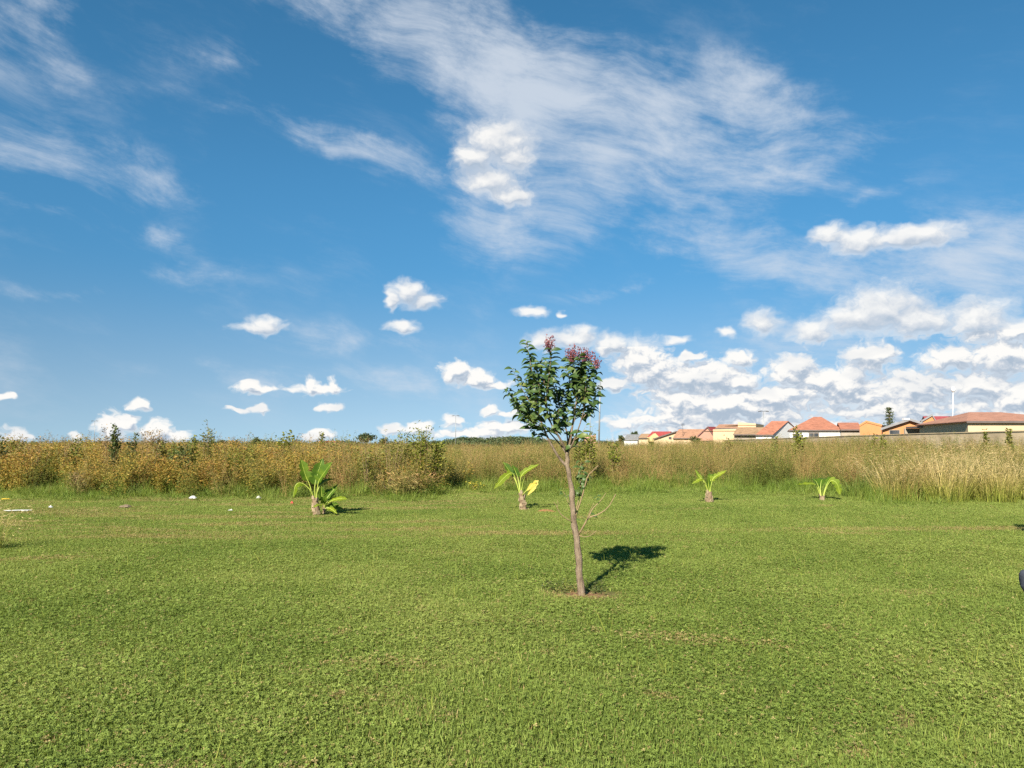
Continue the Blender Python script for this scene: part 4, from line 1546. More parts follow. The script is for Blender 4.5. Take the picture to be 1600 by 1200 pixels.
# ------------------------------------------------------------------ single shrubs and tall weeds that stand out of the field
def shrub(px, d, top_y, width_px, label, kind='bush', mat='shrub', name='weed_shrub', nstem=8, leaves=420, leaf=(0.05, 0.10), lw=0.35, low=0.25):
    org = P(px, 692, d)
    org.z = tz(org.x, org.y)
    top = P(px, top_y, d).z - org.z
    w = width_px / F * d
    root = thing(name, label, 'tall weed' if kind != 'bush' else 'shrub', org)
    st, fo = MB(), MB()
    for i in range(nstem):
        a = random.uniform(0, 6.28)
        rr = w / 2 * math.sqrt(random.random())
        h = top * (random.uniform(0.72, 1.0) if i else 1.0)
        if kind == 'spike':
            tip = Vector((math.cos(a) * rr * 0.4, math.sin(a) * rr * 0.4, h))
        else:
            tip = Vector((math.cos(a) * rr, math.sin(a) * rr, h * (1 - 0.18 * (rr / max(w / 2, 0.01)) ** 2)))
        foot = Vector((tip.x * 0.25, tip.y * 0.25, 0))
        pth = smooth_path([foot, foot.lerp(tip, 0.5) + Vector((random.gauss(0, 0.03), random.gauss(0, 0.03), 0)), tip], 6)
        st.tube(pth, list(np.linspace(0.012, 0.003, len(pth))), 4, False)
        for k in range(int(leaves * 1.7) // nstem):
            u = low + (1 - low) * random.random() ** 0.8
            sp = {'bush': 0.085, 'spike': 0.05, 'head': 0.03, 'umbel': 0.03}[kind] * (w / 0.5 if kind == 'bush' else 1) ** 0.5
            if kind == 'umbel':
                u = random.choice([random.uniform(0.8, 1.0), 1.0, random.uniform(low, 1)])
                sp = 0.09
            p = along(pth, u) + Vector((random.gauss(0, sp), random.gauss(0, sp), random.gauss(0, sp * 0.8)))
            L = random.uniform(*leaf) * (1.55 if kind != 'umbel' else 1.2)
            leaf_quad(fo, p, rdir(-0.1, 1.0), L, L * lw * 1.25, random.random(), max(0, min(1, p.z / top)))
    st.build('stem', M['twig'], root)
    fo.build('foliage', M[mat], root)
    return root


def shrubs():
    random.seed(33)
    shrub(180, 24.6, 664, 9, 'narrow dark green creeper-clad spike above the amber weeds', 'spike', 'dark_shrub', 'creeper_spike', 4, 420, (0.04, 0.08), 0.45, 0.2)
    shrub(326, 25.0, 657, 22, 'tallest upright grey-green weed with a bushy top on the left skyline', 'bush', 'olive', 'tall_weed', 12, 330, (0.05, 0.09), 0.25, 0.35)
    shrub(286, 24.0, 690, 26, 'dark green bush sunk among amber weeds', 'bush', 'dark_shrub', 'weed_shrub', 9, 520, (0.05, 0.11), 0.3, 0.2)
    shrub(273, 24.8, 683, 14, 'green weed top beside the dark green bush', 'bush', 'olive', 'tall_weed', 6, 260, (0.04, 0.08), 0.35)
    shrub(303, 24.4, 684, 12, 'slim yellow-green weed next to the tallest grey-green weed', 'spike', 'shrub', 'tall_weed', 4, 260, (0.04, 0.08), 0.35)
    shrub(237, 25.0, 658, 26, 'airy dry seed stalks rising against a white cloud on the left', 'umbel', 'dry_shrub', 'seed_stalks', 9, 200, (0.03, 0.06), 0.6, 0.55)
    shrub(166, 25.2, 668, 26, 'thin brown seed stalks just left of the creeper spike', 'umbel', 'dry_shrub', 'seed_stalks', 8, 170, (0.03, 0.06), 0.6, 0.5)
    shrub(209, 25.6, 672, 9, 'single small-headed weed right of the creeper spike', 'head', 'dark_shrub', 'tall_weed', 3, 120, (0.04, 0.08), 0.5, 0.6)
    shrub(122, 25.0, 684, 15, 'short upright green weed on the far left skyline', 'bush', 'olive', 'tall_weed', 5, 260, (0.04, 0.09), 0.35)
    shrub(3, 25.0, 676, 12, 'tall olive weed at the left edge of the photograph', 'bush', 'dark_shrub', 'tall_weed', 5, 240, (0.04, 0.09), 0.35)
    shrub(55, 26.0, 684, 60, 'wispy pale seed stalks along the far left skyline', 'umbel', 'dry_shrub', 'seed_stalks', 16, 240, (0.02, 0.05), 0.6, 0.6)
    shrub(103, 26.0, 682, 26, 'wispy seed stalks left of the short green weed', 'umbel', 'dry_shrub', 'seed_stalks', 9, 150, (0.02, 0.05), 0.6, 0.6)
    shrub(365, 31.0, 680, 15, 'small round rusty bush on the skyline right of the tallest weed', 'bush', 'amber', 'weed_shrub', 7, 300, (0.05, 0.10), 0.5, 0.4)
    shrub(443, 30.0, 674, 34, 'round yellowish bush on the skyline above the largest banana plant', 'bush', 'shrub', 'weed_shrub', 12, 520, (0.05, 0.10), 0.45, 0.35)
    shrub(388, 27.5, 680, 40, 'thin dark seed stalks between two skyline bushes', 'umbel', 'dry_shrub', 'seed_stalks', 9, 130, (0.02, 0.05), 0.6, 0.6)
    shrub(474, 27.5, 674, 16, 'pair of thin stalks on the skyline right of the yellowish bush', 'umbel', 'dry_shrub', 'seed_stalks', 4, 80, (0.02, 0.05), 0.6, 0.6)
    shrub(505, 27.0, 676, 10, 'slim olive weed on the skyline above the largest banana plant', 'spike', 'olive', 'tall_weed', 3, 160, (0.04, 0.08), 0.4, 0.4)
    shrub(540, 27.0, 683, 40, 'low brown weed tops beside the far round tree', 'bush', 'olive', 'tall_weed', 9, 300, (0.04, 0.08), 0.35, 0.4)
    shrub(662, 23.4, 660, 44, 'big yellow-green shrub standing highest out of the field', 'bush', 'shrub', 'weed_shrub', 18, 1000, (0.04, 0.08), 0.3, 0.12)
    shrub(682, 23.8, 676, 16, 'small green shrub leaning at the right of the big yellow-green one', 'bush', 'shrub', 'weed_shrub', 6, 320, (0.05, 0.1), 0.3, 0.2)
    shrub(612, 23.0, 672, 60, 'wide olive shrub left of the big yellow-green shrub', 'bush', 'shrub_mix', 'weed_shrub', 18, 800, (0.04, 0.08), 0.24, 0.12)
    shrub(575, 22.6, 690, 40, 'brownish olive shrub right behind the largest banana plant', 'bush', 'shrub_mix', 'weed_shrub', 10, 420, (0.04, 0.08), 0.24, 0.12)
    shrub(640, 21.9, 742, 90, 'flattened heap of brown weeds at the field edge', 'bush', 'seed', 'weed_heap', 14, 700, (0.05, 0.12), 0.16, 0.05)
    shrub(921, 27.0, 664, 22, 'upright yellow-green weed right behind the young tree', 'bush', 'shrub', 'tall_weed', 8, 520, (0.05, 0.1), 0.3, 0.15)
    shrub(904, 27.5, 690, 22, 'shorter olive weed behind the young tree trunk', 'bush', 'olive', 'tall_weed', 6, 320, (0.05, 0.1), 0.3, 0.15)
    shrub(960, 28.0, 682, 14, 'green weed left of the grey-roofed house', 'bush', 'shrub', 'tall_weed', 6, 240, (0.05, 0.1), 0.3, 0.2)
    shrub(1246, 31.0, 664, 15, 'slim yellow-green shrub in front of the white house', 'bush', 'shrub', 'weed_shrub', 9, 640, (0.06, 0.11), 0.35, 0.1)
    shrub(1212, 33.0, 680, 10, 'small green weed in front of the white gable wall', 'bush', 'olive', 'tall_weed', 5, 200, (0.05, 0.1), 0.35, 0.3)
    shrub(1138, 40.0, 678, 8, 'little green weed before the cream building', 'bush', 'olive', 'tall_weed', 5, 160, (0.06, 0.12), 0.4, 0.3)
    shrub(1366, 42.0, 675, 9, 'left one of two green weeds before the orange gable house', 'bush', 'shrub', 'tall_weed', 5, 200, (0.06, 0.12), 0.4, 0.3)
    shrub(1379, 42.5, 676, 9, 'right one of two green weeds before the orange gable house', 'bush', 'shrub', 'tall_weed', 5, 200, (0.06, 0.12), 0.4, 0.3)
    shrub(1540, 38.0, 671, 5, 'thin weed before the long tan wall on the right', 'spike', 'olive', 'tall_weed', 3, 110, (0.06, 0.12), 0.4, 0.4)
    shrub(1577, 36.0, 668, 8, 'pair of thin weeds near the right edge before the tan wall', 'spike', 'olive', 'tall_weed', 4, 140, (0.06, 0.12), 0.4, 0.4)
    shrub(128, 23.0, 738, 26, 'grey-brown withered bush at the foot of the amber weeds', 'bush', 'dry_shrub', 'withered_bush', 10, 420, (0.04, 0.10), 0.2, 0.05)
    shrub(742, 24.0, 754, 24, 'low plant with bright yellow leaves at the field edge', 'bush', 'yellow_leaf', 'yellow_plant', 7, 90, (0.03, 0.055), 0.5, 0.3)

    shrub(30, 26.5, 683, 34, 'low olive bush on the skyline nearest the left edge', 'bush', 'shrub_mix', 'weed_shrub', 9, 420, (0.05, 0.09), 0.35, 0.3)
    shrub(84, 27.0, 688, 30, 'low brownish bush on the skyline between two wisps of seed stalks', 'bush', 'amber', 'weed_shrub', 9, 380, (0.05, 0.09), 0.4, 0.3)
    shrub(256, 26.0, 681, 22, 'olive bush right of the airy dry seed stalks', 'bush', 'olive', 'weed_shrub', 8, 380, (0.05, 0.09), 0.35, 0.3)
    shrub(345, 27.0, 685, 24, 'golden bush just right of the tallest grey-green weed', 'bush', 'amber', 'weed_shrub', 8, 380, (0.05, 0.09), 0.4, 0.3)
    shrub(422, 29.0, 683, 22, 'green bush touching the left of the round yellowish bush', 'bush', 'olive', 'weed_shrub', 8, 380, (0.05, 0.09), 0.35, 0.3)
    shrub(524, 27.5, 683, 26, 'brown-green bush right of the slim olive skyline weed', 'bush', 'shrub_mix', 'weed_shrub', 9, 420, (0.05, 0.09), 0.35, 0.3)
    shrub(632, 23.6, 668, 22, 'upright green shoot bundle between the wide olive and big yellow-green shrubs', 'bush', 'shrub', 'weed_shrub', 8, 360, (0.04, 0.08), 0.3, 0.2)


shrubs()


# ------------------------------------------------------------------ houses beyond the field
def roofing(name, color, pitch_lines=2.6, var=0.25):
    m, t, o = new_mat(name)
    tc = t.add('ShaderNodeTexCoord')
    p = tc.outputs['Object']
    wv = t.add('ShaderNodeTexWave', wave_type='BANDS', bands_direction='Z')
    t.put(wv.inputs['Vector'], p)
    wv.inputs['Scale'].default_value = pitch_lines
    wv.inputs['Distortion'].default_value = 0.4
    n = t.noise(p, 1.7, 5.0, 0.6)
    n.node.noise_dimensions = '3D'
    k = t.rng(n, 0.3, 0.7, 1 - var, 1 + var, 'LINEAR')
    c = t.vm('SCALE', tuple(color), scale=k)
    t.l.new(principled(t, c, 0.75, 0.25, wv.outputs[1], 0.6, 0.05), o.inputs[0])
    return m


M['roof_red'] = roofing('roof_orange_red', (0.34, 0.140, 0.085))
M['roof_terracotta'] = roofing('roof_terracotta', (0.33, 0.165, 0.108))
M['roof_tan'] = roofing('roof_tan', (0.31, 0.195, 0.11))
M['roof_pink'] = roofing('roof_dusty_pink', (0.35, 0.19, 0.115))
M['roof_maroon'] = roofing('roof_maroon', (0.30, 0.060, 0.060))
M['roof_crimson'] = roofing('roof_crimson', (0.32, 0.060, 0.052))
M['roof_grey'] = roofing('roof_grey', (0.19, 0.19, 0.19))
M['wall_white'] = plain('white_plaster', (0.70, 0.69, 0.66), 0.85, 0.2, 0.08, 1.2, 0.1)
M['wall_orange'] = plain('orange_plaster', (0.48, 0.225, 0.095), 0.85, 0.2, 0.10, 1.2, 0.1)
M['wall_cream'] = plain('cream_plaster', (0.53, 0.40, 0.25), 0.85, 0.2, 0.10, 1.2, 0.1)
M['wall_yellow'] = plain('yellow_plaster', (0.53, 0.40, 0.19), 0.85, 0.2, 0.10, 1.2, 0.1)
M['wall_tan'] = plain('tan_plaster', (0.52, 0.38, 0.24), 0.85, 0.2, 0.12, 1.2, 0.1)
M['wall_pink'] = plain('dusty_pink_plaster', (0.42, 0.23, 0.17), 0.85, 0.2, 0.1, 1.2, 0.1)
M['wall_block'] = plain('grey_block', (0.34, 0.29, 0.23), 0.9, 0.15, 0.2, 2.0, 0.3)
M['wall_fence'] = plain('tan_wall', (0.50, 0.39, 0.25), 0.9, 0.15, 0.4, 0.8, 0.3)
M['fascia'] = plain('dark_fascia', (0.13, 0.105, 0.095), 0.6, 0.3, 0.2, 2.0, 0.1)
M['fascia_grey'] = plain('grey_fascia', (0.24, 0.23, 0.23), 0.6, 0.3, 0.2, 2.0, 0.1)
M['frame'] = plain('window_frame_paint', (0.30, 0.24, 0.19), 0.6, 0.3, 0.2, 4.0, 0.1)
M['ridge_white'] = plain('white_ridge_cap', (0.75, 0.73, 0.70), 0.7, 0.3, 0.1, 4.0, 0.1)
M['steel'] = plain('galvanised_steel', (0.25, 0.26, 0.26), 0.45, 0.5, 0.12, 3.0, 0.05, 0.3)
M['lamp_white'] = plain('lamp_white', (0.78, 0.78, 0.76), 0.4, 0.4, 0.05, 3.0, 0.05)
M['dark_metal'] = plain('dark_metal', (0.06, 0.06, 0.06), 0.5, 0.4, 0.2, 4.0, 0.05)


def glass():
    m, t, o = new_mat('window_glass')
    tc = t.add('ShaderNodeTexCoord')
    n = t.noise(tc.outputs['Object'], 2.0, 2.0, 0.5)
    c = t.ramp(n, [(0.3, (0.030, 0.036, 0.042)), (0.8, (0.10, 0.11, 0.12))])
    t.l.new(principled(t, c, 0.08, 0.6), o.inputs[0])
    return m


M['glass'] = glass()


def slab(mb, a, b, c, d, th):
    """a roof plane with thickness: corners a, b (eaves) and c, d (ridge)"""
    n = (b - a).cross(d - a).normalized()
    if n.z < 0:
        n = -n
    q = [a, b, c, d]
    vs = [tuple(p) for p in q] + [tuple(p - n * th) for p in q]
    mb.add(vs, [(0, 1, 2, 3), (7, 6, 5, 4), (0, 4, 5, 1), (1, 5, 6, 2), (2, 6, 7, 3), (3, 7, 4, 0)])


def house(label, x0px, x1px, d, eave_y, ridge_y, kind, depth, wall, roof, windows=(), fascia='fascia', over=0.35, apex=0.5, wallparts=None, ridge=None, name='house', recede=0.0, gable=None):
    """a house whose near wall spans two columns at depth d; heights are read at that wall.
    kind: front (gable towards us), side (ridge across), hip, mono_r / mono_l (one slope rising right / left), flat.
    recede: how far the house drifts sideways over its depth (houses stand along a street that runs away from us)"""
    V = Vector
    A, B = P(x0px, eave_y, d), P(x1px, eave_y, d)
    x0, x1, ze = A.x, B.x, A.z
    dm = d + (0 if kind in ('front', 'mono_r', 'mono_l', 'flat') else depth / 2)
    zr = P(0, ridge_y, dm).z
    base = tz((x0 + x1) / 2, d) - 0.05
    org = V(((x0 + x1) / 2, d, base))
    root = thing(name, label, 'house' if name == 'house' else 'building', org)
    y0, y1 = d, d + depth
    s = recede
    xa = lerp(x0, x1, apex)
    w = MB()

    def poly_prism(front):
        k = len(front)
        vs = [(p[0], y0, p[1]) for p in front] + [(p[0] + s, y1, p[1]) for p in front]
        fs = [tuple(range(k)), tuple(range(2 * k - 1, k - 1, -1))]
        fs += [(i, i + k, (i + 1) % k + k, (i + 1) % k) for i in range(k)]
        w.add(vs, fs)

    rb, fb = MB(), MB()
    th = 0.10
    if kind == 'front':
        poly_prism([(x0, base), (x1, base), (x1, ze), (xa, zr), (x0, ze)])
        sl = (zr - ze) / max(xa - x0, 0.01)
        sr = (zr - ze) / max(x1 - xa, 0.01)
        lift = 0.06
        f, b = y0 - over, y1 + over
        slab(rb, V((x0 - over, f, ze - over * sl + lift)), V((x0 - over + s, b, ze - over * sl + lift)), V((xa + s, b, zr + lift)), V((xa, f, zr + lift)), th)
        slab(rb, V((x1 + over, f, ze - over * sr + lift)), V((x1 + over + s, b, ze - over * sr + lift)), V((xa + s, b, zr + lift)), V((xa, f, zr + lift)), th)
        # barge boards along the gable
        for (xe, sg) in ((x0 - over, sl), (x1 + over, sr)):
            q0, q1 = V((xe, f - 0.03, ze - over * sg + lift + 0.02)), V((xa, f - 0.03, zr + lift + 0.02))
            h = 0.24
            fb.add([tuple(q0), tuple(q1), tuple(q1 - V((0, 0, h))), tuple(q0 - V((0, 0, h))), tuple(q0 + V((0, .028, 0))), tuple(q1 + V((0, .028, 0))), tuple(q1 + V((0, .028, -h))), tuple(q0 + V((0, .028, -h)))],
                   [(0, 1, 2, 3), (7, 6, 5, 4), (0, 4, 5, 1), (3, 2, 6, 7), (0, 3, 7, 4), (1, 5, 6, 2)])
    elif kind in ('side', 'hip'):
        poly_prism([(x0, base), (x1, base), (x1, ze), (x0, ze)])
        ym = (y0 + y1) / 2
        r0, r1 = (x0, x1) if kind == 'side' else (lerp(x0, x1, ridge[0] if ridge else 0.3), lerp(x0, x1, ridge[1] if ridge else 0.7))
        sp = (zr - ze) / (depth / 2)
        zo = ze - over * sp + 0.06
        zr2 = zr + 0.06
        ox = over if kind == 'hip' else over * 0.6
        e = [V((x0 - ox, y0 - over, zo)), V((x1 + ox, y0 - over, zo)), V((x1 + ox + s, y1 + over, zo)), V((x0 - ox + s, y1 + over, zo))]
        if kind == 'side':
            r0 -= ox
            r1 += ox
            if gable is None:
                w.add([(x0, y0, ze), (x0 + s, y1, ze), (x0 + s / 2, ym, zr)], [(0, 1, 2)])
                w.add([(x1, y0, ze), (x1 + s, y1, ze), (x1 + s / 2, ym, zr)], [(0, 2, 1)])
        R0, R1 = V((r0 + s / 2, ym, zr2)), V((r1 + s / 2, ym, zr2))
        slab(rb, e[0], e[1], R1, R0, th)
        slab(rb, e[3], e[2], R1, R0, th)
        if kind == 'hip':
            for a, b, c in ((e[0], e[3], R0), (e[1], e[2], R1)):
                n = V((0, 0, th))
                rb.add([tuple(a), tuple(b), tuple(c), tuple(a - n), tuple(b - n), tuple(c - n)], [(0, 1, 2), (5, 4, 3), (0, 3, 4, 1), (1, 4, 5, 2), (2, 5, 3, 0)])
        fb.box(x0 - ox, x1 + ox, y0 - over - 0.035, y0 - over - 0.004, zo - 0.15, zo + 0.01)
    elif kind in ('mono_r', 'mono_l'):
        zl, zh = (ze, zr) if kind == 'mono_r' else (zr, ze)
        poly_prism([(x0, base), (x1, base), (x1, zh), (x0, zl)])
        k = (zh - zl) / (x1 - x0)
        f, b = y0 - over, y1 + over
        slab(rb, V((x0 - over, f, zl - over * k + 0.06)), V((x0 - over + s, b, zl - over * k + 0.06)), V((x1 + s + 0.1, b, zh + 0.06 + 0.1 * k)), V((x1 + 0.1, f, zh + 0.06 + 0.1 * k)), th)
        q0, q1 = V((x0 - over, f - 0.03, zl - over * k + 0.07)), V((x1 + 0.1, f - 0.03, zh + 0.07 + 0.1 * k))
        h = 0.22
        fb.add([tuple(q0), tuple(q1), tuple(q1 - V((0, 0, h))), tuple(q0 - V((0, 0, h))), tuple(q0 + V((0, .028, 0))), tuple(q1 + V((0, .028, 0))), tuple(q1 + V((0, .028, -h))), tuple(q0 + V((0, .028, -h)))],
               [(0, 1, 2, 3), (7, 6, 5, 4), (0, 4, 5, 1), (3, 2, 6, 7), (0, 3, 7, 4), (1, 5, 6, 2)])
    else:
        poly_prism([(x0, base), (x1, base), (x1, P(0, ridge_y, d).z), (x0, ze)])
        rb.box(x0 - 0.06, x1 + 0.06, y0 - 0.06, y1, min(ze, zr) - 0.3, min(ze, zr) - 0.2)
    w.build('wall', M[wall], root, False, org)
    ro = rb.build('roof', M[roof], root, False, org)
    if fb.n:
        fb.build('fascia', M[fascia], ro, False, org)
    for (a, b, t, u) in windows:
        q0, q1 = P(a, t, d), P(b, u, d)
        fr = MB()
        fw = 0.07
        xl, xr, zt, zb = q0.x, q1.x, q0.z, q1.z
        fr.box(xl - fw, xl, y0 - 0.05, y0 + 0.02, zb - fw, zt + fw)
        fr.box(xr, xr + fw, y0 - 0.05, y0 + 0.02, zb - fw, zt + fw)
        fr.box(xl, xr, y0 - 0.049, y0 + 0.02, zt, zt + fw)
        fr.box(xl, xr, y0 - 0.049, y0 + 0.02, zb - fw, zb)
        nm = max(1, int((xr - xl) / 0.55))
        for k in range(1, nm):
            xm = lerp(xl, xr, k / nm)
            fr.box(xm - 0.022, xm + 0.022, y0 - 0.046, y0 + 0.01, zb, zt)
        wf = fr.build('window', M['frame'], root, False, org)
        pn = MB()
        pn.box(xl, xr, y0 - 0.022, y0 - 0.008, zb, zt)
        pn.build('pane', M['glass'], wf, False, org)
    return root


def box_part(root, name, mat, x0px, x1px, y0px, y1px, d, depth):
    a, b = P(x0px, y0px, d), P(x1px, y1px, d)
    m = MB()
    m.box(a.x, b.x, d, d + depth, b.z, a.z)
    return m.build(name, M[mat], root, False, root.location)


def houses():
    # right end: long tiled roof above a cream wall
    house('long low cream house under a wide terracotta hip roof at the right edge', 1512, 1700, 62, 658.5, 645, 'hip', 13.0, 'wall_cream', 'roof_terracotta', [], 'fascia', 0.25, ridge=(0.26, 0.55), recede=3.0)
    # behind it
    house('terracotta roofed house peeping between the long cream house and the orange gable house', 1500, 1545, 84, 660, 650, 'side', 8.0, 'wall_tan', 'roof_terracotta', [], recede=4.0)
    house('maroon roofed house behind the orange gable house', 1450, 1500, 104, 662, 651, 'side', 9.0, 'wall_orange', 'roof_maroon', [], 'fascia_grey', recede=4.0)
    house('small orange gable end rising behind the orange gable house', 1440, 1461, 98, 657, 648, 'front', 6.0, 'wall_orange', 'roof_terracotta', [], 'fascia_grey', 0.15, apex=0.75, recede=3.0)
    h = house('orange house with its wide gable and grey barge boards facing the field', 1379, 1459, 80, 668, 655, 'front', 11.0, 'wall_orange', 'roof_terracotta', [(1390, 1405, 672.5, 679)], 'fascia_grey', 0.4, recede=6.5)
    box_part(h, 'ridge_cap', 'ridge_white', 1413, 1421, 653.4, 656.2, 79.5, 0.5)
    # covered yard between the two
    c = thing('carport', 'dark open carport between the orange gable house and the long cream house', 'carport', (P(1488, 680, 72).x, 72, tz(41, 72)))
    r = MB()
    a, b = P(1458, 665, 72), P(1521, 664, 72)
    r.box(a.x, b.x, 72, 77, a.z - 0.16, a.z)
    r.build('roof', M['fascia'], c, False, c.location)
    r = MB()
    r.box(a.x, b.x, 77.2, 77.4, c.location.z - 0.2, a.z - 0.17)
    r.build('back_wall', M['wall_block'], c, False, c.location)
    for px in (1462, 1476, 1490, 1504, 1518):
        r = MB()
        q = P(px, 670, 72.2)
        r.box(q.x - 0.05, q.x + 0.05, 72.15, 72.25, c.location.z - 0.2, a.z - 0.165)
        r.build('post', M['fascia_grey'], c, False, c.location)
    house('plain orange house block left of the orange gable house', 1343, 1377, 90, 664, 658, 'front', 9.0, 'wall_orange', 'roof_terracotta', [], 'wall_orange', 0.05, apex=0.3, recede=5.0)
    # white house with the big hipped roof
    house('white house under the biggest orange-red hip roof', 1234, 1314, 98, 671.5, 652, 'hip', 11.0, 'wall_white', 'roof_red', [(1264, 1279, 677, 684.5), (1239, 1249, 678, 684.5)], 'fascia', 0.25, ridge=(0.50, 0.66), recede=4.0)
    house('grey block wing with an orange-red roof right of the white house', 1314, 1343, 97, 671, 661, 'side', 8.0, 'wall_block', 'roof_red', [], 'fascia', 0.3, recede=3.0)
    house('white lean-to house with one steep orange-red slope rising to the right', 1181, 1205, 108, 678.5, 658.5, 'side', 8.0, 'wall_white', 'roof_red', [], 'fascia', 0.25, recede=7.6)
    house('low house with a tan roof left of the white lean-to', 1147, 1188, 118, 678, 668, 'side', 8.0, 'wall_block', 'roof_tan', [(1152, 1158, 679.5, 684)], 'fascia', 0.5, recede=4.0)
    house('tall cream parapet block behind the tan roofed house', 1153, 1181, 132, 659.5, 662, 'flat', 8.0, 'wall_cream', 'roof_tan', [], recede=4.0, name='building')
    house('cream flat-fronted building in the middle of the row', 1114, 1152, 126, 671, 670, 'flat', 7.0, 'wall_cream', 'roof_tan', [], recede=4.0, name='building')
    house('dusty pink house with a maroon roof', 1091, 1114, 150, 680, 667, 'front', 12.0, 'wall_pink', 'roof_maroon', [], 'fascia', 0.2, apex=0.62, recede=11.0)
    house('grey-brown roofed house directly behind the cream flat-fronted building', 1118, 1156, 146, 669, 663.5, 'side', 8.0, 'wall_tan', 'roof_pink', [], recede=4.0)
    house('wide low house with one long dusty pink roof', 1052, 1092, 158, 684, 671, 'side', 10.0, 'wall_tan', 'roof_pink', [], recede=5.0)
    house('cream gable house with a pinkish roof left of the long dusty pink roof', 1022, 1062, 164, 685, 674, 'front', 9.0, 'wall_cream', 'roof_pink', [(1045, 1049, 683, 686)], 'fascia', 0.4, apex=0.85, recede=4.0)
    house('far small roof peeping over the long dusty pink roof', 1070, 1090, 190, 677, 671.5, 'side', 8.0, 'wall_white', 'roof_tan', [], recede=4.0)
    h = house('yellow house with a crimson roof', 1012, 1040, 178, 683, 674.5, 'side', 8.0, 'wall_yellow', 'roof_crimson', [(1029, 1033, 684, 687)], 'wall_yellow', 0.3, recede=4.0)
    g = MB()
    a, b, t = P(1015, 690, 176), P(1031, 684, 176), P(1024, 677, 176)
    g.add([(a.x, 176, a.z), (b.x, 176, a.z), (b.x, 176, b.z), (t.x, 176, t.z), (a.x, 176, b.z), (a.x, 178, a.z), (b.x, 178, a.z), (b.x, 178, b.z), (t.x, 178, t.z), (a.x, 178, b.z)],
          [(0, 1, 2, 3, 4), (9, 8, 7, 6, 5), (1, 6, 7, 2), (2, 7, 8, 3), (3, 8, 9, 4), (4, 9, 5, 0)])
    g.build('porch_gable', M['wall_yellow'], h, False, h.location)
    house('small tan roofed house between the grey and crimson roofs', 998, 1012, 196, 684, 678, 'side', 7.0, 'wall_cream', 'roof_tan', [], recede=3.0)
    house('grey roofed white house at the left end of the row', 975, 996, 205, 686.5, 679, 'side', 7.0, 'wall_white', 'roof_grey', [], 'fascia_grey', 0.3, recede=3.0)
    house('brown brick block seen just right of the young tree crown', 914, 931, 230, 681, 680, 'flat', 6.0, 'wall_pink', 'roof_pink', [], name='building')
    house('far red roof just showing above weeds left of centre', 508, 532, 260, 692, 689, 'side', 8.0, 'wall_tan', 'roof_crimson', [])

    # boundary wall running away along the edge of the field
    w = thing('boundary_wall', 'long tan boundary wall in front of the houses', 'wall', (33.4, 46, 0.4))
    pts = [(35.2, 30), (34.2, 40), (33.6, 50), (33.2, 62), (33.2, 76), (33.4, 92), (34.0, 112), (36, 140), (39, 175), (41, 205)]
    mb, cp = MB(), MB()
    for (xa, ya), (xb, yb) in zip(pts[:-1], pts[1:]):
        za, zb = tz(xa, ya), tz(xb, yb)
        Ha, Hb = (float(np.interp(q, [50, 70, 105, 150, 205], [2.30, 2.24, 2.00, 1.85, 1.8])) for q in (ya, yb))
        mb.add([(xa, ya, za - .1), (xb, yb, zb - .1), (xb, yb, Hb), (xa, ya, Ha), (xa + .2, ya, za - .1), (xb + .2, yb, zb - .1), (xb + .2, yb, Hb), (xa + .2, ya, Ha)],
               [(0, 3, 2, 1), (4, 5, 6, 7), (3, 7, 6, 2), (0, 4, 7, 3), (1, 2, 6, 5)])
        cp.add([(xa - .05, ya, Ha + .002), (xb - .05, yb, Hb + .002), (xb - .05, yb, Hb + .07), (xa - .05, ya, Ha + .07), (xa + .25, ya, Ha + .002), (xb + .25, yb, Hb + .002), (xb + .25, yb, Hb + .07), (xa + .25, ya, Ha + .07)],
               [(0, 3, 2, 1), (4, 5, 6, 7), (3, 7, 6, 2), (0, 4, 7, 3), (0, 1, 5, 4), (1, 2, 6, 5)])
    mb.build('wall_panel', M['wall_fence'], w, False, w.location)
    cp.build('coping', M['wall_fence'], w, False, w.location)


houses()


# ------------------------------------------------------------------ poles
def pole(px, top_y, d, label, r=0.07, head='twin', name='street_lamp', mat='steel', lean=0.0):
    b = P(px, 690, d)
    b.z = tz(b.x, b.y)
    t = P(px, top_y, d)
    root = thing(name, label, 'street lamp', b)
    m = MB()
    top = Vector((t.x + lean, t.y, t.z))
    m.tube([b, b.lerp(top, 0.5), top], [r * 1.3, r, r * 0.75], 8, True)
    m.build('post', M[mat], root, True, b)
    w = r * 7
    if head == 'twin':
        for s in (-1, 1):
            h = MB()
            h.tube([top, top + Vector((s * w * 0.6, 0, 0.10)), top + Vector((s * w, 0, 0.08)), top + Vector((s * w * 1.9, 0, 0.02))], [r * 0.5, r * 0.5, r * 1.3, r * 0.8], 6, True)
            h.build('lamp_head', M['dark_metal'], root, True, b)
    elif head == 'white':
        h = MB()
        h.tube([top + Vector((0, 0, -0.25)), top, top + Vector((0, 0, 0.25)), top + Vector((0, 0, 0.5))], [0.10, 0.26, 0.28, 0.12], 10, True)
        h.build('lamp_head', M['lamp_white'], root, True, b)
    return root


pole(148, 658, 230, 'high street lamp on the left skyline beside a white cloud', 0.08)
pole(712, 650, 210, 'high street lamp in the middle above the dark trees', 0.08)
pole(935, 590, 88, 'pale lamp post seen right behind the young tree crown', 0.085, 'none', 'street_lamp', 'steel', 0.25)
pole(922, 632, 150, 'thin far lamp post between the young tree and the pale post', 0.08, 'none')
pole(1193, 643, 170, 'street lamp behind the white lean-to house', 0.09)
pole(1487, 610, 104, 'white-headed street lamp behind the orange gable house', 0.045, 'white', 'street_lamp', 'lamp_white', 0.2)



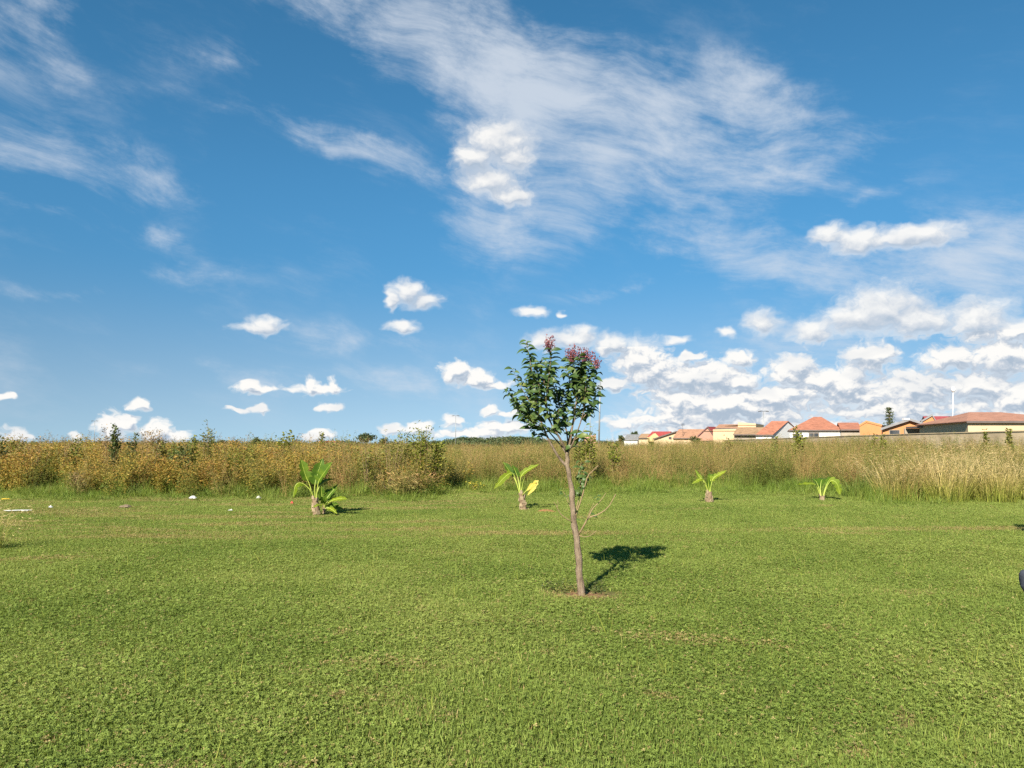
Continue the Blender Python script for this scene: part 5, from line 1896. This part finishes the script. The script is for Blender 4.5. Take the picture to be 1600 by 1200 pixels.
def aerial():
    b, t = P(1067, 676, 158.5), P(1067, 662, 158.5)
    root = thing('aerial', 'thin television aerial above the long dusty pink roof', 'aerial', (b.x, b.y, b.z - 1.2))
    m = MB()
    m.tube([Vector((b.x, b.y, b.z - 1.2)), Vector((b.x, b.y, t.z))], 0.035, 6, True)
    m.build('mast', M['dark_metal'], root, True, root.location)
    m = MB()
    for k in range(4):
        m.tube([Vector((b.x - 0.4, b.y, t.z - 0.12 * k)), Vector((b.x + 0.4, b.y, t.z - 0.12 * k))], 0.02, 5, True)
    m.build('rods', M['dark_metal'], root, True, root.location)


aerial()


# ------------------------------------------------------------------ far trees
def far_tree(px, d, top_y, wpx, label, base_y=692, mat='far_leaf', n=650, conifer=False, name='far_tree', leaf=0.5):
    b = P(px, 692, d)
    b.z = tz(b.x, b.y)
    top = P(px, top_y, d).z - b.z
    w = wpx / F * d / 2
    root = thing(name, label, 'tree', b)
    tr, cr = MB(), MB()
    tr.tube([Vector((0, 0, -0.1)), Vector((0.05, 0, top * 0.5)), Vector((0, 0, top * (0.97 if conifer else 0.8)))], [0.22, 0.16, 0.04], 7, True)
    if conifer:
        lev = 9
        for k in range(lev):
            z = top * (0.28 + 0.70 * k / lev)
            rr = w * (1 - 0.85 * k / lev) * random.uniform(0.75, 1.1)
            for j in range(6):
                a = j * 1.05 + k * 0.5 + random.gauss(0, 0.15)
                e = Vector((math.cos(a) * rr, math.sin(a) * rr, z + rr * 0.25))
                tr.tube([Vector((0, 0, z)), e], [0.04, 0.02], 4, False)
                for _ in range(n // (lev * 6)):
                    u = random.uniform(0.35, 1.05)
                    p = Vector((0, 0, z)).lerp(e, u) + Vector((random.gauss(0, .16), random.gauss(0, .16), random.gauss(0.05, .12)))
                    leaf_quad(cr, p, rdir(-0.2, 1.0), leaf * random.uniform(0.5, 1), leaf * 0.3, random.random(), 0.5)
    else:
        lob = [(Vector((random.uniform(-.6, .6) * w, random.uniform(-.6, .6) * w, top * random.uniform(0.5, 0.85))), random.uniform(0.35, 0.6)) for _ in range(7)]
        for c, s in lob[:5]:
            tr.tube([Vector((0, 0, top * 0.35)), c], [0.09, 0.03], 5, False)
        for _ in range(n):
            c, s = random.choice(lob)
            q = Vector((random.gauss(0, 1), random.gauss(0, 1), random.gauss(0, 1))).normalized() * random.random() ** 0.4
            p = c + Vector((q.x * w * s, q.y * w * s, q.z * top * 0.2))
            p.z = min(p.z, top)
            leaf_quad(cr, p, rdir(-0.3, 0.7), leaf * random.uniform(0.5, 1.1), leaf * 0.6, random.random(), 0.5)
    tr.build('trunk', M['bark'], root)
    cr.build('crown', M[mat], root)
    return root


random.seed(77)
far_tree(1391, 118, 634, 18, 'dark conifer standing behind the orange gable house', n=800, conifer=True, name='conifer', leaf=0.45, mat='far_leaf')
far_tree(573, 200, 676, 34, 'round dark tree on the skyline left of the yellow-green shrub', n=900, leaf=0.6)
far_tree(601, 230, 682, 18, 'small far tree right of the round dark tree', n=400, leaf=0.6)
far_tree(991, 240, 674, 13, 'flat-topped tree behind the grey roofed house', n=500, leaf=0.6)
far_tree(972, 190, 680, 11, 'small dark tree left of the grey roofed house', n=400, leaf=0.5)
far_tree(982, 215, 682, 9, 'low dark bush-like tree beside the grey roofed house', n=300, leaf=0.5)
far_tree(1086, 145, 681, 18, 'green garden tree in front of the long dusty pink roof', n=400, leaf=0.4, mat='dark_shrub')
far_tree(400, 160, 683, 14, 'grey-green far tree on the left skyline', n=450, leaf=0.5)
far_tree(412, 190, 687, 18, 'low far tree next to the grey-green far tree', n=350, leaf=0.5)
far_tree(350, 190, 687, 20, 'low far tree behind the rusty skyline bush', n=350, leaf=0.5)
far_tree(462, 190, 686, 22, 'low far tree right of the round yellowish bush', n=350, leaf=0.5)
far_tree(843, 330, 684, 12, 'far tree seen through the lower twigs of the young tree', n=300, leaf=0.7)
far_tree(862, 330, 685, 16, 'far low tree right behind the young tree limbs', n=300, leaf=0.7)
far_tree(823, 330, 683, 6, 'small umbrella-shaped far tree left of the young tree', n=200, leaf=0.6)


def wood():
    """the dark belt of trees on the horizon: one mass of crowns"""
    mb = MB()
    for k in range(150):
        px = random.uniform(676, 905)
        d = random.uniform(330, 420)
        top_y = np.interp(px, [676, 700, 720, 740, 770, 800, 832, 860, 905], [688, 685, 682.5, 682.5, 682.5, 680.5, 682, 687, 688]) + random.uniform(-0.3, 2.5)
        c = P(px, top_y, d)
        s = random.uniform(1.4, 2.6)
        for _ in range(90):
            q = Vector((random.gauss(0, 1), random.gauss(0, 1), random.gauss(0, 1))).normalized() * random.random() ** 0.4
            p = Vector((c.x + q.x * s * 1.5, c.y + q.y * s, max(0.2, c.z - s * 1.1 + q.z * s * 1.1)))
            leaf_quad(mb, p, rdir(-0.3, 0.7), random.uniform(0.6, 1.1), 0.6, random.random(), 0.5)
        for _ in range(40):
            p = Vector((c.x + random.uniform(-2, 2), c.y, random.uniform(0.3, max(0.5, c.z - 1.5))))
            leaf_quad(mb, p, rdir(-0.3, 0.7), random.uniform(0.7, 1.2), 0.8, random.random(), 0.5)
    tag(mb.build('distant_wood', M['far_leaf']), 'dark green belt of trees on the horizon left of the young tree', kind='stuff')
    mb = MB()
    for k in range(420):
        px = random.choice([random.uniform(-200, 690), random.uniform(690, 1000)])
        d = random.uniform(230, 300)
        c = P(px, random.uniform(687.5, 690.5), d)
        s = random.uniform(0.9, 1.8)
        for _ in range(46):
            q = Vector((random.gauss(0, 1), random.gauss(0, 1), random.gauss(0, 1))).normalized() * random.random() ** 0.4
            p = Vector((c.x + q.x * s * 1.6, c.y + q.y * s, max(0.1, c.z - s + q.z * s)))
            leaf_quad(mb, p, rdir(-0.3, 0.7), random.uniform(0.5, 0.9), 0.5, random.random(), 0.5)
    tag(mb.build('distant_scrub', M['far_leaf']), 'low far scrub closing the horizon beyond the weed field', kind='stuff')


wood()


# ------------------------------------------------------------------ litter and small things
M['plastic'] = plain('white_plastic', (0.52, 0.51, 0.48), 0.6, 0.4, 0.2, 8.0, 0.1)
M['red_paper'] = plain('red_wrapper', (0.45, 0.055, 0.035), 0.5, 0.4, 0.2, 8.0, 0.1)
M['yellow_paper'] = plain('yellow_wrapper', (0.72, 0.46, 0.04), 0.5, 0.4, 0.1, 8.0, 0.1)
M['cardboard'] = plain('weathered_cardboard', (0.20, 0.15, 0.10), 0.9, 0.1, 0.3, 8.0, 0.3)


def crumple(name, label, px, py, wpx, hpx, mat, cat='litter', flat=0.0, lift=0.0):
    """a creased scrap lying in the grass"""
    g = G(px, py)
    d = g.y
    w, h = wpx / F * d * 0.8, max(hpx / F * d, 0.02) * 0.6
    mb = MB()
    n = 7
    vs, fs = [], []
    for j in range(n):
        for i in range(n):
            u, v = i / (n - 1) - 0.5, j / (n - 1) - 0.5
            rim = 1 - max(abs(u), abs(v)) * 2
            z = h * ((0.35 + 0.65 * random.random()) * (rim ** 0.6 if rim > 0 else 0)) * (1 - flat) + random.uniform(0, 0.015)
            vs.append((u * w * random.uniform(0.8, 1.1), v * w * (0.8 if not flat else 0.35) * random.uniform(0.8, 1.1), z + 0.03 + lift))
    for j in range(n - 1):
        for i in range(n - 1):
            a = j * n + i
            fs.append((a, a + 1, a + n + 1, a + n))
    mb.add(vs, fs)
    ob = mb.build(name, M[mat])
    ob.location = (g.x, g.y, tz(g.x, g.y))
    md = ob.modifiers.new('thickness', 'SOLIDIFY')
    md.thickness = 0.003
    return tag(ob, label, cat)


random.seed(3)
crumple('plastic_strip', 'long flat white plastic strip on the lawn at the left', 27, 801, 46, 3, 'plastic', flat=0.6, lift=0.03)
crumple('paper_scrap', 'small white scrap right of the long plastic strip', 79, 796, 7, 6, 'plastic', lift=0.03)
crumple('plastic_bag', 'crumpled white plastic bag under the amber weeds', 301, 783, 13, 9, 'plastic', lift=0.06)
crumple('paper_scrap', 'dirty white scrap left of the largest banana plant', 404, 783, 9, 7, 'plastic', lift=0.06)
crumple('paper_scrap', 'tiny white scrap in front of the crumpled plastic bag', 360, 802, 8, 3, 'plastic', lift=0.03)
crumple('wrapper', 'red wrapper beside the largest banana plant', 456, 791, 6, 7, 'red_paper', lift=0.05)
crumple('wrapper', 'yellow wrapper in long grass at the left edge', 9, 786, 16, 3, 'yellow_paper', flat=0.4, lift=0.06)
crumple('cardboard', 'flat weathered cardboard lying in grass under the amber weeds', 196, 795, 20, 7, 'cardboard', lift=0.03)


def soil_mound():
    mb = MB()
    n, m = 9, 16
    vs, fs = [(0, 0, 0.06)], []
    for j in range(1, n + 1):
        u = j / n
        for i in range(m):
            a = 2 * math.pi * i / m
            r = u * (1 + 0.15 * math.sin(a * 3 + 1) + random.uniform(-0.06, 0.06))
            vs.append((0.24 * r * math.cos(a), 0.20 * r * math.sin(a), 0.065 * (1 - u * u) + random.uniform(-0.006, 0.006) - (0.015 if j == n else 0)))
    for i in range(m):
        fs.append((0, 1 + i, 1 + (i + 1) % m))
    for j in range(n - 1):
        for i in range(m):
            a, b = 1 + j * m + i, 1 + j * m + (i + 1) % m
            fs.append((a, a + m, b + m, b))
    mb.add(vs, fs)
    ob = mb.build('soil_mound', M['soil'], None, True)
    ob.location = (MOUND_AT.x, MOUND_AT.y, tz(MOUND_AT.x, MOUND_AT.y))
    tag(ob, 'little heap of red soil between a banana plant and the young tree', 'soil heap')


soil_mound()


def pole_standin():
    """stand-in for an unidentified dark object, shaped as a pole close beside the camera; only its padded grip reaches into view"""
    M['canvas'] = plain('dark_grey_padding', (0.045, 0.050, 0.065), 0.8, 0.2, 0.45, 60.0, 0.4)
    d = 1.5
    a, b = P(1605.2, 890, d), P(1605.2, 926, d)
    org = Vector((a.x, d, tz(a.x, d)))
    root = thing('pole_standin', 'unidentified dark object, built as a pole with a grey padded grip, cut off by the right edge', 'pole', org)
    m = MB()
    m.tube([Vector((a.x, d, org.z - 0.15)), Vector((a.x, d, 0.6)), Vector((a.x, d, b.z + 0.01))], [0.006, 0.0068, 0.007], 10, True)
    m.build('shaft', M['dark_metal'], root, True, org)
    m = MB()
    h = a.z - b.z
    m.tube([Vector((a.x, d, b.z + h * t)) for t in (0, 0.12, 0.3, 0.55, 0.8, 0.94, 1.0)], [0.007, 0.010, 0.0135, 0.0145, 0.0138, 0.011, 0.005], 12, True, jitter=0.06)
    m.build('grip', M['canvas'], root, True, org)


pole_standin()
